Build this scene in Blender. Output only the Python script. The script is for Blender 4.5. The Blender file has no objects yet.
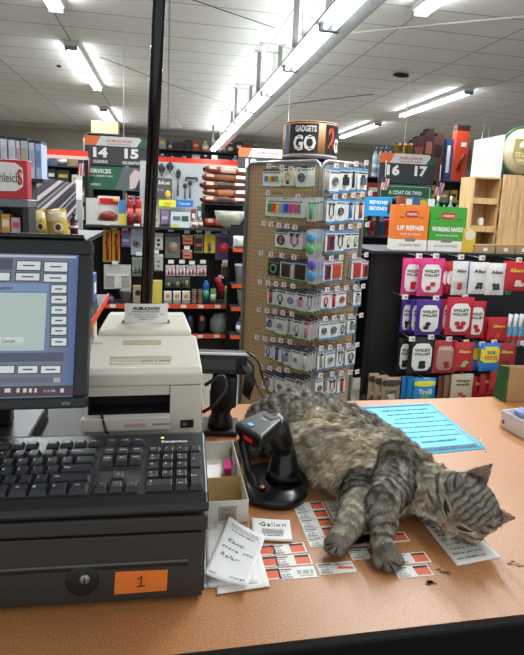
import bpy, bmesh, math, random
from mathutils import Vector, Matrix, noise
C = bpy.context.scene.collection
PI = math.pi
rad = math.radians
# ------------------------------------------------------------------ camera model
F, CX, CY = 520.0, 262.0, 285.0
EYE = Vector((0, 0, 1.47))
CAMR = Matrix.Rotation(rad(-10.6), 3, 'Z') @ Matrix.Rotation(rad(90-8.9), 3, 'X') @ Matrix.Rotation(rad(2.4), 3, 'Z')
def ray(x, y): return CAMR @ Vector(((x-CX)/F, -(y-CY)/F, -1))
def onz(x, y, z):
    d = ray(x, y); return EYE + d*((z-EYE.z)/d.z)
def at(x, y, Y):
    d = ray(x, y); return EYE + d*(Y/d.y)
def hit(x, y, p, n):
    d = ray(x, y); return EYE + d*((p-EYE).dot(n)/d.dot(n))
def dep(x, y, D): return EYE + ray(x, y)*D
cd = bpy.data.cameras.new('camera'); cam = bpy.data.objects.new('camera', cd); C.objects.link(cam)
cam.matrix_world = Matrix.Translation(EYE) @ CAMR.to_4x4()
cd.sensor_fit = 'HORIZONTAL'; cd.sensor_width = 36; cd.lens = F/524*36
cd.shift_y = -(327.5-CY)/524; cd.clip_start = .02; cd.clip_end = 100
bpy.context.scene.camera = cam
vs = bpy.context.scene.view_settings
bpy.context.scene.display_settings.display_device = 'sRGB'
vs.view_transform = 'Standard'; vs.look = 'None'; vs.gamma = 1; vs.use_curve_mapping = False; vs.exposure = 0.0
# ------------------------------------------------------------------ materials
def lin(h):
    h = h.lstrip('#'); h = h if len(h) == 6 else ''.join(c*2 for c in h); out = []
    for i in (0, 2, 4):
        c = int(h[i:i+2], 16)/255; out.append(c/12.92 if c <= .04045 else ((c+.055)/1.055)**2.4)
    return (*out, 1)
MC = {}
def mt(h, rough=.5, metal=0, var=.06, scale=40, bump=0, alpha=1, trans=0, spec=.5, coat=0):
    key = (h, rough, metal, var, scale, bump, alpha, trans, spec, coat)
    if key in MC: return MC[key]
    m = bpy.data.materials.new('surface_'+h.strip('#')); m.use_nodes = True
    nt = m.node_tree; N = nt.nodes; L = nt.links; b = N['Principled BSDF']
    b.inputs['Roughness'].default_value = rough; b.inputs['Metallic'].default_value = metal
    b.inputs['Specular IOR Level'].default_value = spec
    b.inputs['Coat Weight'].default_value = coat
    tc = N.new('ShaderNodeTexCoord'); no = N.new('ShaderNodeTexNoise'); no.inputs['Scale'].default_value = scale
    no.inputs['Detail'].default_value = 3
    L.new(tc.outputs['Object'], no.inputs['Vector'])
    mr = N.new('ShaderNodeMapRange'); mr.inputs[3].default_value = 1-var; mr.inputs[4].default_value = 1+var
    L.new(no.outputs['Fac'], mr.inputs[0])
    mx = N.new('ShaderNodeVectorMath'); mx.operation = 'SCALE'; mx.inputs[0].default_value = lin(h)[:3]
    L.new(mr.outputs[0], mx.inputs['Scale']); L.new(mx.outputs[0], b.inputs['Base Color'])
    if bump:
        bp = N.new('ShaderNodeBump'); bp.inputs['Strength'].default_value = bump; bp.inputs['Distance'].default_value = .002
        L.new(no.outputs['Fac'], bp.inputs['Height']); L.new(bp.outputs[0], b.inputs['Normal'])
    if alpha < 1: b.inputs['Alpha'].default_value = alpha
    if trans: b.inputs['Transmission Weight'].default_value = trans; b.inputs['IOR'].default_value = 1.2
    MC[key] = m; return m
def emi(h, s, name):
    m = bpy.data.materials.new(name); m.use_nodes = True; nt = m.node_tree; b = nt.nodes['Principled BSDF']
    b.inputs['Base Color'].default_value = lin(h); b.inputs['Emission Color'].default_value = lin(h)
    b.inputs['Emission Strength'].default_value = s; return m
WHITE = mt('#e8e6e2'); OFFW = mt('#d8d4cb', .45); BLACK = mt('#141416', .4); MATTE = mt('#101012', .8); DGREY = mt('#3a3c40', .45)
STEEL = mt('#9a9c9e', .35, .8); GREYP = mt('#8b8d90', .5); ORANGE = mt('#e0532a', .5); RED = mt('#c41f2a', .45)
PAPER = mt('#ecebe8', .8, var=.02); CARD = mt('#b08a5c', .85); INK = mt('#1b1b20', .7); YEL = mt('#e9c42c', .45)
GREEN = mt('#1e7a3c', .5); BLUE = mt('#2563b5', .45); PINK = mt('#d8316f', .45); CLEAR = mt('#dfe6ea', .15, alpha=.35)
TAGW = mt('#e9e6e4', .6); TAGR = mt('#c9504f', .6); PINE = None
# ------------------------------------------------------------------ mesh builder
TC = {}
def text_mesh(s, bold=0.0, res=2):
    k = (s, bold, res)
    if k in TC: return TC[k]
    cu = bpy.data.curves.new('t', 'FONT'); cu.body = s; cu.size = 1; cu.resolution_u = res
    cu.align_x = 'CENTER'; cu.align_y = 'CENTER'; cu.offset = bold; cu.fill_mode = 'BOTH'
    o = bpy.data.objects.new('t', cu); C.objects.link(o)
    me = bpy.data.meshes.new_from_object(o.evaluated_get(bpy.context.evaluated_depsgraph_get()))
    v = [tuple(p.co) for p in me.vertices]; f = [tuple(p.vertices) for p in me.polygons]
    xs = [p[0] for p in v]; ys = [p[1] for p in v]
    w = max(xs)-min(xs); h = max(ys)-min(ys); cx = (max(xs)+min(xs))/2; cy = (max(ys)+min(ys))/2
    v = [((p[0]-cx), (p[1]-cy)) for p in v]
    bpy.data.objects.remove(o); bpy.data.curves.remove(cu); bpy.data.meshes.remove(me)
    TC[k] = (v, f, w, h); return TC[k]
class MB:
    def __init__(s): s.v = []; s.f = []; s.m = []; s.s = []; s.mats = []
    def mi(s, m):
        if m not in s.mats: s.mats.append(m)
        return s.mats.index(m)
    def add(s, vs, fs, m, M=None, smooth=False):
        b = len(s.v)
        for p in vs:
            p = Vector(p); s.v.append(M @ p if M else p)
        k = s.mi(m)
        for f in fs: s.f.append([b+i for i in f]); s.m.append(k); s.s.append(smooth)
        return s
    def box(s, x0, x1, y0, y1, z0, z1, m, M=None):
        return s.add([(x0,y0,z0),(x1,y0,z0),(x1,y1,z0),(x0,y1,z0),(x0,y0,z1),(x1,y0,z1),(x1,y1,z1),(x0,y1,z1)],
            [(0,3,2,1),(4,5,6,7),(0,1,5,4),(1,2,6,5),(2,3,7,6),(3,0,4,7)], m, M)
    def hexa(s, p, m, M=None):   # 8 corner points: bottom 4, top 4
        return s.add(p, [(0,3,2,1),(4,5,6,7),(0,1,5,4),(1,2,6,5),(2,3,7,6),(3,0,4,7)], m, M)
    def tube(s, path, r, m, n=8, M=None, cap=True):
        path = [Vector(p) for p in path]; rs = r if isinstance(r, (list, tuple)) else [r]*len(path)
        vs = []; ref = None
        for i, p in enumerate(path):
            t = (path[min(i+1, len(path)-1)]-path[max(i-1, 0)]).normalized()
            if ref is None: ref = Vector((0,0,1)) if abs(t.z) < .9 else Vector((1,0,0))
            a = (ref - t*ref.dot(t)).normalized(); ref = a; b = t.cross(a)
            for k in range(n):
                an = 2*PI*k/n; vs.append(p+(a*math.cos(an)+b*math.sin(an))*rs[i])
        fs = [(i*n+k, i*n+(k+1) % n, (i+1)*n+(k+1) % n, (i+1)*n+k) for i in range(len(path)-1) for k in range(n)]
        if cap: fs += [tuple(range(n-1, -1, -1)), tuple((len(path)-1)*n+k for k in range(n))]
        return s.add(vs, fs, m, M, True)
    def cyl(s, p0, p1, r, m, n=16, M=None, r1=None):
        return s.tube([p0, p1], [r, r if r1 is None else r1], m, n, M)
    def lathe(s, prof, m, M=None, n=20, c=(0,0,0)):
        c = Vector(c); vs = []; fs = []
        for (r, z) in prof:
            for k in range(n): a = 2*PI*k/n; vs.append(c+Vector((r*math.cos(a), r*math.sin(a), z)))
        for i in range(len(prof)-1):
            for k in range(n): fs.append((i*n+k, i*n+(k+1) % n, (i+1)*n+(k+1) % n, (i+1)*n+k))
        fs += [tuple(range(n-1, -1, -1)), tuple((len(prof)-1)*n+k for k in range(n))]
        return s.add(vs, fs, m, M, True)
    def ell(s, c, r, m, M=None, n=12, k=8):
        if not isinstance(r, (list, tuple)): r = (r, r, r)
        pr = [(math.sin(PI*i/k), -math.cos(PI*i/k)) for i in range(k+1)]
        vs = []; fs = []
        for (a, z) in pr:
            for j in range(n): t = 2*PI*j/n; vs.append((c[0]+r[0]*a*math.cos(t), c[1]+r[1]*a*math.sin(t), c[2]+r[2]*z))
        for i in range(k):
            for j in range(n): fs.append((i*n+j, i*n+(j+1) % n, (i+1)*n+(j+1) % n, (i+1)*n+j))
        return s.add(vs, fs, m, M, True)
    def prism(s, poly, y0, y1, m, M=None, smooth=False):   # poly in (x,z), extruded along y
        n = len(poly); vs = [(x, y0, z) for x, z in poly]+[(x, y1, z) for x, z in poly]
        fs = [tuple(range(n)), tuple(range(2*n-1, n-1, -1))]+[(i, i+n, (i+1) % n+n, (i+1) % n) for i in range(n)]
        return s.add(vs, fs, m, M, smooth)
    def quad(s, pts, m, M=None): return s.add(pts, [tuple(range(len(pts)))], m, M)
    def surf(s, fn, nu, nv, m, M=None, smooth=True):
        vs = [fn(i/nu, j/nv) for j in range(nv+1) for i in range(nu+1)]
        fs = [(j*(nu+1)+i, j*(nu+1)+i+1, (j+1)*(nu+1)+i+1, (j+1)*(nu+1)+i) for j in range(nv) for i in range(nu)]
        return s.add(vs, fs, m, M, smooth)
    def decal(s, cx, cz, rx, rz, m, yf, off=.0008, e=2, n=16, M=None):  # superellipse patch conforming to front y=yf(x,z)
        vs = []; fs = []; R = 3
        x0, z0 = cx, cz; vs.append((x0, yf(x0, z0)-off, z0))
        for r in range(1, R+1):
            for k in range(n):
                a = 2*PI*(k+.5)/n; c_, s_ = math.cos(a), math.sin(a)
                q = (abs(c_)**e+abs(s_)**e)**(-1/e)*r/R
                x = cx+rx*c_*q; z = cz+rz*s_*q; vs.append((x, yf(x, z)-off, z))
        for k in range(n): fs.append((0, 1+k, 1+(k+1) % n))
        for r in range(R-1):
            for k in range(n): fs.append((1+r*n+k, 1+(r+1)*n+k, 1+(r+1)*n+(k+1) % n, 1+r*n+(k+1) % n))
        return s.add(vs, fs, m, M)
    def text(s, t, cx, cz, h, m, yf=None, off=.0012, w=None, M=None, bold=.01, res=2, slant=0, flat=False, rot=0):
        v, f, tw, th = text_mesh(t, bold, res)
        k = h/.73; kx = k if w is None else w/max(tw, 1e-6)
        vs = []
        for x, y in v:
            X = x*kx+slant*y*k; Z = y*k
            if rot: X, Z = X*math.cos(rot)-Z*math.sin(rot), X*math.sin(rot)+Z*math.cos(rot)
            X += cx; Z += cz
            vs.append((X, Z, off) if flat else (X, (yf(X, Z) if yf else 0)-off, Z))
        return s.add(vs, f, m, M)
    def build(s, name, parent=None, loc=None, rot=None, bevel=0, seg=2, label=None, link=True, subd=0):
        me = bpy.data.meshes.new(name)
        me.from_pydata([tuple(p) for p in s.v], [], s.f)
        for m in s.mats: me.materials.append(m)
        me.polygons.foreach_set('material_index', s.m); me.polygons.foreach_set('use_smooth', s.s); me.update()
        o = bpy.data.objects.new(name, me); C.objects.link(o)
        if parent: o.parent = parent
        if loc is not None: o.location = loc
        if rot is not None: o.rotation_euler = rot
        if bevel:
            b = o.modifiers.new('bevel', 'BEVEL'); b.width = bevel; b.segments = seg; b.limit_method = 'ANGLE'; b.angle_limit = rad(40)
        if subd:
            b = o.modifiers.new('sub', 'SUBSURF'); b.levels = subd; b.render_levels = subd
        if label: o['label'] = label
        return o
def tag(o, label, cat, group=None):
    o['label'] = label; o['category'] = cat
    if group: o['group'] = group
    return o
def root(name, label, cat, loc=(0,0,0), rot=(0,0,0), group=None):
    o = bpy.data.objects.new(name, None); C.objects.link(o); o.location = loc; o.rotation_euler = rot
    o.empty_display_size = .05
    return tag(o, label, cat, group)
def struct(name, mb, parent=None, **k):
    o = mb.build(name, parent, **k)
    if not parent: o['kind'] = 'structure'
    return o
def rect(x0, y0, x1, y1, Y):      # pixel box standing on the plane at depth Y: centre x, base z, width, height
    mx, my = (x0+x1)/2, (y0+y1)/2
    a, b = at(x0, my, Y), at(x1, my, Y); c, d = at(mx, y1, Y), at(mx, y0, Y)
    return (a.x+b.x)/2, c.z, b.x-a.x, d.z-c.z
ORD = ['first','second','third','fourth','fifth','sixth','seventh','eighth','ninth','tenth']
# ------------------------------------------------------------------ room shell
def tilemat(name, c1, mortar, bw, rh, msize, rough, spec=.5, bias=0):
    m = bpy.data.materials.new(name); m.use_nodes = True; nt = m.node_tree; N = nt.nodes; L = nt.links; b = N['Principled BSDF']
    tc = N.new('ShaderNodeTexCoord'); br = N.new('ShaderNodeTexBrick'); br.offset = 0; br.squash = 1
    br.inputs['Scale'].default_value = 1; br.inputs['Brick Width'].default_value = bw; br.inputs['Row Height'].default_value = rh
    br.inputs['Mortar Size'].default_value = msize; br.inputs['Mortar Smooth'].default_value = .1
    br.inputs['Color1'].default_value = lin(c1); br.inputs['Color2'].default_value = lin(c1); br.inputs['Mortar'].default_value = lin(mortar)
    no = N.new('ShaderNodeTexNoise'); no.inputs['Scale'].default_value = 6; no.inputs['Detail'].default_value = 8
    mr = N.new('ShaderNodeMapRange'); mr.inputs[3].default_value = .93; mr.inputs[4].default_value = 1.07
    vm = N.new('ShaderNodeVectorMath'); vm.operation = 'SCALE'
    L.new(tc.outputs['Object'], br.inputs['Vector']); L.new(tc.outputs['Object'], no.inputs['Vector'])
    L.new(no.outputs['Fac'], mr.inputs[0]); L.new(br.outputs['Color'], vm.inputs[0]); L.new(mr.outputs[0], vm.inputs['Scale'])
    L.new(vm.outputs[0], b.inputs['Base Color']); b.inputs['Roughness'].default_value = rough
    b.inputs['Specular IOR Level'].default_value = spec
    return m
CEIL = tilemat('ceiling_tiles', '#efefec', '#a9a9a6', 1.22, .56, .010, .85)
FLOOR = tilemat('floor_tiles', '#8d877c', '#6a655c', .3, .3, .003, .35)
XL, XR, YF, YB, ZC = -5.2, 9.5, -1.6, 15.6, 3.4
struct('ceiling', MB().box(XL, XR, YF, YB, ZC, ZC+.1, CEIL))
struct('floor', MB().box(XL, XR, YF, YB, -.1, 0, FLOOR))
WALLM = mt('#8f8b7e', .85, var=.05, scale=3)
struct('wall_back', MB().box(XL, XR, YB, YB+.1, 0, ZC, WALLM))
struct('wall_left', MB().box(XL-.1, XL, YF, YB, 0, ZC, mt('#b5b1a6', .85)))
struct('wall_right', MB().box(XR, XR+.1, YF, YB, 0, ZC, mt('#b5b1a6', .85)))
struct('trim_1', MB().box(XL, XR, YB-.03, YB, ZC-.12, ZC, mt('#a39f92', .7)))
# ------------------------------------------------------------------ lights
TUBE = emi('#f4f9ff', 9.0, 'lit_fluorescent_tube')
def area(name, loc, sx, sy, e, col=(.93, .98, 1)):
    l = bpy.data.lights.new(name, 'AREA'); l.shape = 'RECTANGLE'; l.size = sx; l.size_y = sy; l.energy = e; l.color = col
    o = bpy.data.objects.new(name, l); C.objects.link(o); o.location = loc; return o
GALV = mt('#aeb2b2', .35, .6, var=.25, scale=25)
def fixture(x, y0, y1, label, z=ZC, e=75):
    t = root('ceiling_light', label, 'ceiling light', (x, y0, z), group=None)
    L_ = y1-y0
    MB().box(-.09, .09, 0, L_, -.06, -.001, mt('#cfd2d1', .5)).build('housing', t, bevel=.008)
    for s in (-.045, .045):
        m = MB()
        for a, b in ((.02, L_/2-.02), (L_/2+.02, L_-.02)): m.cyl((s, a, -.085), (s, b, -.085), .017, TUBE, 10)
        m.build('tube', t)
    for yy in (.0, L_/2-.02, L_-.02): MB().box(-.075, .075, yy, yy+.02, -.11, -.06, mt('#7e8180', .5)).build('lamp_holder', t)
    area('tube_light', (x, (y0+y1)/2, z-.115), .1, L_-.1, e)
    for s in (-1, 1):
        a_ = area('side_fill', (x+s*.12, (y0+y1)/2, z-.10), .05, L_-.1, e*.05); a_.rotation_euler = (0, rad(-s*98), 0)  # extra lamps added at both sides, brightening the ceiling around the fixture
    return t
fixture(-1.13, 3.45, 5.95, 'twin-tube fluorescent ceiling light cut by the top edge, left of the black post')
fixture(-1.22, 7.3, 9.9, 'twin-tube fluorescent ceiling light halfway down the left ceiling row')
fixture(-1.37, 12.1, 14.4, 'small distant twin-tube ceiling light above the aisle 14 and 15 sign')
fixture(4.62, 7.8, 10.2, 'long twin-tube ceiling light above the aisle 16 and 17 sign')
fixture(4.62, 11.4, 13.9, 'distant twin-tube ceiling light just right of the round spinner header')
fixture(2.36, 2.45, 4.98, 'twin-tube ceiling light cut by the top edge at upper right')
# main suspended strip
SX = 1.24
t = root('strip_light', 'long continuous suspended fluorescent strip light running diagonally down the store', 'strip light', (SX, 0, 2.88))
y0, n = .22, 11
m = MB(); m.box(-.09, .09, y0, y0+n*1.33, .0, .045, GALV); m.hexa([(-.155, y0, -.045), (-.148, y0, -.05), (-.148, y0+n*1.33, -.05), (-.155, y0+n*1.33, -.045), (-.09, y0, .01), (-.085, y0, .0), (-.085, y0+n*1.33, .0), (-.09, y0+n*1.33, .01)], GALV); m.hexa([(.168, y0, -.05), (.175, y0, -.045), (.175, y0+n*1.33, -.045), (.168, y0+n*1.33, -.05), (.085, y0, .0), (.09, y0, .01), (.09, y0+n*1.33, .01), (.085, y0+n*1.33, .0)], GALV)
m.build('housing', t, bevel=.004)
for k in range(n):
    for s in (-.038, .038):
        MB().cyl((s, y0+k*1.33+.03, -.025), (s, y0+(k+1)*1.33-.03, -.025), .019, TUBE, 10).build('tube', t)
    MB().box(-.08, .08, y0+k*1.33-.025, y0+k*1.33+.025, -.052, -.0, mt('#55585a', .5)).build('lamp_holder', t)
    area('strip_lamp', (SX, y0+(k+.5)*1.33, 2.88-.050), .03, 1.2, 24 if k else 12)
    a_ = area('ceiling_fill', (SX, y0+(k+.5)*1.33, 2.88+.06), .16, 1.2, 6); a_.rotation_euler = (PI, 0, 0)  # upward lamp added above the housing to brighten the ceiling
for k, yy in enumerate((2.9, 3.25, 4.6, 4.95, 6.6, 6.95, 8.9, 9.2, 11.5, 13.8)):
    for s in (-1, 1): MB().box(s*.10-.024, s*.10+.024, yy-.012, yy+.012, .02, ZC-2.881-.02, [mt('#dcdcd8', .5), mt('#7c7c78', .5)][(k+(s > 0)) % 2]).build('hanger', t)
    MB().box(-.16, .16, yy-.02, yy+.02, ZC-2.9, ZC-2.881, mt('#c4c4c0', .5)).build('hanger_channel', t)
# conduits and wires at the ceiling
def wire(label, pts, r, m, name='ceiling_wire', cat='wire'):
    o = MB().tube(pts, r, m, 6).build(name); return tag(o, label, cat)
wire('white conduit running along the ceiling from strip light to right edge', [onz(345, 33, 3.38), onz(440, 24, 3.38), onz(560, 13, 3.38)], .012, WHITE, 'conduit', 'conduit')
wire('thin grey cable strung under the ceiling left of the strip light', [onz(100, 57, 3.3), onz(180, 88, 3.3), onz(245, 110, 3.3)], .006, GREYP)
wire('thin dark cable near the top edge between post and strip light', [onz(185, -3, 3.37), onz(228, 12, 3.37), onz(275, 28, 3.37)], .005, DGREY)
wire('thin cable running from strip light to the right across the ceiling', [onz(275, 106, 3.3), onz(330, 99, 3.3), onz(374, 94, 3.3)], .006, DGREY)
p = onz(362, 19, 3.3)
t = root('ceiling_camera', 'small black dome camera beside the strip light', 'security camera', (p.x, p.y, ZC))
MB().lathe([(.05, -.001), (.05, -.03), (.04, -.035)], BLACK).build('mount', t)
MB().ell((0, 0, -.05), .045, MATTE).build('dome', t)
p = onz(401, 76, 3.36); m = MB(); m.ell((0,0,-.03), (.13,.05,.03), BLACK); m.cyl((0,0,-.03),(0,0,-.001),.02,BLACK)
tag(m.build('ceiling_sensor', loc=(p.x, p.y, ZC)), 'flat black sensor on the ceiling above the right light fixture', 'sensor')
p = onz(59, 66, 3.39)
tag(MB().lathe([(.035,-.001),(.035,-.02),(.02,-.03)], DGREY).build('sprinkler_head', loc=(p.x,p.y,ZC)), 'tiny dark sprinkler head in the ceiling left of the tube light', 'sprinkler')
p = at(176, 125, 12)
t = root('pendant_lamp', 'white bell-shaped pendant hanging from the far ceiling right of the post', 'pendant lamp', (p.x, p.y, ZC))
h = ZC-p.z
MB().cyl((0,0,-h+.1),(0,0,-.001),.012,WHITE,6).build('cord', t)
MB().lathe([(.03,-h+.12),(.06,-h+.05),(.13,-h-.04),(.135,-h-.06)], WHITE).build('shade', t)
w = bpy.data.worlds.new('daylight'); bpy.context.scene.world = w; w.use_nodes = True
w.node_tree.nodes['Background'].inputs[0].default_value = (.95, .98, 1, 1); w.node_tree.nodes['Background'].inputs[1].default_value = .88
# ------------------------------------------------------------------ counter
def lammat():
    m = bpy.data.materials.new('speckled_laminate'); m.use_nodes = True; nt = m.node_tree; N = nt.nodes; L = nt.links; b = N['Principled BSDF']
    tc = N.new('ShaderNodeTexCoord')
    n1 = N.new('ShaderNodeTexNoise'); n1.inputs['Scale'].default_value = 420; n1.inputs['Detail'].default_value = 2
    n2 = N.new('ShaderNodeTexNoise'); n2.inputs['Scale'].default_value = 5; n2.inputs['Detail'].default_value = 6
    cr = N.new('ShaderNodeValToRGB'); e = cr.color_ramp.elements
    e[0].position = .33; e[0].color = lin('#a06b3f'); e[1].position = .66; e[1].color = lin('#be8857')
    x = cr.color_ramp.elements.new(.5); x.color = lin('#b2794b')
    mr = N.new('ShaderNodeMapRange'); mr.inputs[3].default_value = .93; mr.inputs[4].default_value = 1.06
    vm = N.new('ShaderNodeVectorMath'); vm.operation = 'SCALE'
    L.new(tc.outputs['Object'], n1.inputs['Vector']); L.new(tc.outputs['Object'], n2.inputs['Vector']); L.new(n1.outputs['Fac'], cr.inputs[0])
    L.new(n2.outputs['Fac'], mr.inputs[0]); L.new(cr.outputs[0], vm.inputs[0]); L.new(mr.outputs[0], vm.inputs['Scale']); L.new(vm.outputs[0], b.inputs['Base Color'])
    r2 = N.new('ShaderNodeMapRange'); r2.inputs[3].default_value = .3; r2.inputs[4].default_value = .46
    L.new(n2.outputs['Fac'], r2.inputs[0]); L.new(r2.outputs[0], b.inputs['Roughness'])
    return m
CT = .95
t = root('checkout_counter', 'tan speckled laminate checkout counter with black edge, under the sleeping cat', 'counter', (0, 0, 0))
MB().box(-1.3, 1.7, .535, 1.28, CT-.035, CT, lammat()).build('countertop', t)
MB().box(-1.3, 1.7, .519, .535, CT-.045, CT+.001, mt('#0b0908', .75, spec=.15)).build('edge_band', t, bevel=.004)
MB().box(-1.3, 1.7, .575, .60, CT-.16, CT-.036, mt('#0d0a08', .85, spec=.15)).build('apron', t)
m = MB(); PN = mt('#2a211b', .7)
for xx in (-1.28, -.3, .72, 1.66): m.box(xx, xx+.02, .60, 1.22, 0, CT-.036, PN)
m.box(-1.3, 1.7, 1.22, 1.24, 0, CT-.036, PN); m.box(-1.3, 1.7, .6, 1.22, .08, .10, PN)
m.build('carcass', t)
# ------------------------------------------------------------------ cash drawer
DX0, DX1, DY0, DY1, DZ = -.37, .055, .62, 1.06, 1.074
GUN = mt('#2b2825', .5, 0, var=.05, scale=15, spec=.4); GUN2 = mt('#35312d', .5, 0, var=.05, scale=15, spec=.4)
t = root('cash_drawer', 'dark grey metal cash drawer with orange number tag under the keyboard', 'cash drawer', (DX1, .614, CT), (0, 0, rad(-2.4)))
h = DZ-CT
m = MB(); m.box(DX0-DX1, 0, .012, DY1-DY0, .003, h-.022, GUN); m.build('housing', t, bevel=.002)
MB().box(DX0-DX1-.002, .002, -.004, DY1-DY0, h-.021, h, GUN2).build('lid', t, bevel=.003, seg=3)
m = MB(); W = DX0-DX1
m.box(W+.003, -.003, 0, .013, .006, h-.026, GUN2)
m.build('drawer_front', t, bevel=.002)
m = MB(); m.box(W+.003, -.022, -.0015, .002, .0585, .062, mt('#5a5650', .5)); m.box(W+.003, -.022, -.0012, .002, .053, .0583, MATTE); m.build('slot', t)
def loc_on(px, py, Y): p = at(px, py, Y); return p.x, p.z
lx, lz = loc_on(82, 581, DY0)
m = MB(); RX = Matrix.Rotation(PI/2, 4, 'X')
m.lathe([(.0205, -.001), (.0205, .0012), (.018, .0018)], mt('#2b2a29', .4, .4), Matrix.Translation((lx-DX1, 0, lz-CT)) @ RX, 28)
lk = m.build('lock_recess', t)
m = MB(); m.lathe([(.0065, 0), (.0065, .005), (.005, .006)], STEEL, Matrix.Translation((lx-DX1+.004, 0, lz-CT+.005)) @ RX, 18)
m.box(lx-DX1+.0032, lx-DX1+.0048, -.0066, -.0059, lz-CT+.001, lz-CT+.009, BLACK); m.build('keyhole', lk)
x0, z1 = loc_on(114, 571, DY0); x1, z0 = loc_on(167.5, 588.5, DY0)
m = MB(); m.prism([(x0-DX1, z0-CT), (x1-DX1-.001, z0-CT+.001), (x1-DX1, z1-CT-.001), (x0-DX1+.002, z1-CT)], -.0009, .0003, mt('#e4762a', .6))
cx_, cz_ = (x0+x1)/2-DX1, (z0+z1)/2-CT
m.tube([(cx_-.004, -.0016, cz_+.004), (cx_+.001, -.0016, cz_+.0085), (cx_-.0005, -.0016, cz_-.006)], .0007, INK, 6)
m.tube([(cx_-.005, -.0016, cz_-.0065), (cx_+.005, -.0016, cz_-.0055)], .0007, INK, 6)
m.build('number_tag', t, label='orange sticker with a handwritten 1')
# ------------------------------------------------------------------ keyboard
KB = mt('#17181b', .34, var=.04); KK = mt('#1c1d21', .36, var=.05); KL = mt('#c9cdd2', .5)
tilt = Matrix.Rotation(rad(6.5), 4, 'X')
kt = root('keyboard', 'black full-size computer keyboard lying on the cash drawer', 'keyboard', (.057, .594, DZ+.0035), (rad(6.5), 0, rad(-1.8)))
KW = .45
m = MB(); sec = [(.014, .000), (.013, .007), (.018, .0125), (.032, .0175), (.172, .0175), (.186, .012), (.186, 0)]
nsec = len(sec)
vsx = [(-KW, y, z) for y, z in sec]+[(0, y, z) for y, z in sec]
m.add(vsx, [tuple(range(nsec-1, -1, -1)), tuple(range(nsec, 2*nsec))]+[(i, (i+1) % nsec, (i+1) % nsec+nsec, i+nsec) for i in range(nsec)], KB)
m.build('case', kt, bevel=.004, seg=3)
m = MB()
for (a, b, c, d) in ((-.083, -.006, .034, .132), (-.1475, -.0875, .034, .073), (-.1475, -.0875, .086, .132), (-.1475, -.0875, .139, .157), (-.44, -.152, .034, .132)):
    m.box(a, b, c, d, .0172, .0178, mt('#191a1c', .6))
m.build('key_well', kt)
def key(cx, cy, w, d, legs, hh=.0075):
    a, b = w/2-.0006, d/2-.0006; g = .0026; zb = .0176; zt = zb+hh
    m = MB(); m.hexa([(-a,-b,0),(a,-b,0),(a,b,0),(-a,b,0),(-a+g,-b+g*1.2,hh),(a-g,-b+g*1.2,hh),(a-g,b-g*.6,hh),(-a+g,b-g*.6,hh)], KK)
    for (s, ox, oy, sz) in legs: m.text(s, ox, oy, sz, KL, flat=True, off=hh+.0006, res=1, bold=.02)
    m.build('key', kt, loc=(cx, cy, zb), bevel=.0009, seg=2)
R = [.045, .064, .083, .102, .121]; FR = .148; U = .019
def lg(s, small=False): return [(s, -.0025, .0022, .0028 if small else .0042)]
# numpad
xs = [-.073, -.054, -.035, -.016]
for r, row in ((4, ['Num', '/', '*', '-']), (3, ['7', '8', '9', None]), (2, ['4', '5', '6', None]), (1, ['1', '2', '3', None])):
    for c, s in enumerate(row):
        if s: key(xs[c], R[r], U, U, lg(s, len(s) > 1)+([('Home' if s == '7' else 'PgUp' if s == '9' else 'End' if s == '1' else 'PgDn', -.001, -.004, .0018)] if s in '7913' else []))
key(xs[3], (R[3]+R[2])/2, U, 2*U, lg('+')); key(xs[3], (R[1]+R[0])/2, U, 2*U, lg('Enter', True))
key((xs[0]+xs[1])/2, R[0], 2*U, U, [('0', -.011, .0025, .0042), ('Ins', -.011, -.004, .002)]); key(xs[2], R[0], U, U, [('.', -.003, .003, .004), ('Del', -.001, -.003, .0026)])
nx = [-.1365, -.1175, -.0985]
for r, row in ((4, ['Insert', 'Home', 'PgUp']), (3, ['Delete', 'End', 'PgDn'])):
    for c, s in enumerate(row): key(nx[c], R[r], U, U, [(s, 0, .001, .0026)])
for c, s in enumerate(['PrtSc', 'Scroll', 'Pause']): key(nx[c], FR, U, .0145, [(s, 0, .001, .0024)], .006)
key(nx[1], R[1], U, U, [('^', 0, .001, .004)])
for c, s in enumerate(['<', 'v', '>']): key(nx[c], R[0], U, U, [(s, 0, .001, .003)])
X0 = -.4375
def krow(y, items, d=U, hh=.0075):
    x = X0
    for s, u in items:
        if s is not None: key(x+u*U/2, y, u*U, d, [(s, -u*U/2+.006+(.004 if len(s) > 2 else 0), .001, .0042 if len(s) == 1 else .0026)] if s.strip() else [], hh)
        x += u*U
krow(R[4], [('`', 1)]+[(c, 1) for c in '1234567890-=']+[('Backspace', 2)])
krow(R[3], [('Tab', 1.5)]+[(c, 1) for c in 'QWERTYUIOP[]']+[('\\', 1.5)])
krow(R[2], [('Caps', 1.75)]+[(c, 1) for c in "ASDFGHJKL;'"]+[('Enter', 2.25)])
krow(R[1], [('Shift', 2.25)]+[(c, 1) for c in 'ZXCVBNM,./']+[('Shift', 2.75)])
krow(R[0], [('Ctrl', 1.25), ('#', 1.25), ('Alt', 1.25), (' ', 6.25), ('Alt', 1.25), ('#', 1.25), ('=', 1.25), ('Ctrl', 1.25)])
krow(FR, [('Esc', 1), (None, 1)]+[(f'F{i}', 1) for i in range(1, 5)]+[(None, .5)]+[(f'F{i}', 1) for i in range(5, 9)]+[(None, .5)]+[(f'F{i}', 1) for i in range(9, 13)], .0145, .006)
MB().text('Kensington', -.046, .150, .0062, mt('#dfe3e8', .5), flat=True, off=.0181, bold=.03).build('lettering', kt)
m = MB()
for i, c in enumerate(('#d8e85a', '#3d4042', '#3d4042')): m.box(-.066+i*.021, -.062+i*.021, .1605, .163, .0174, .0183, mt(c, .4) if i else emi('#d8e85a', 2, 'status_light'))
m.build('status_light', kt)
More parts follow.
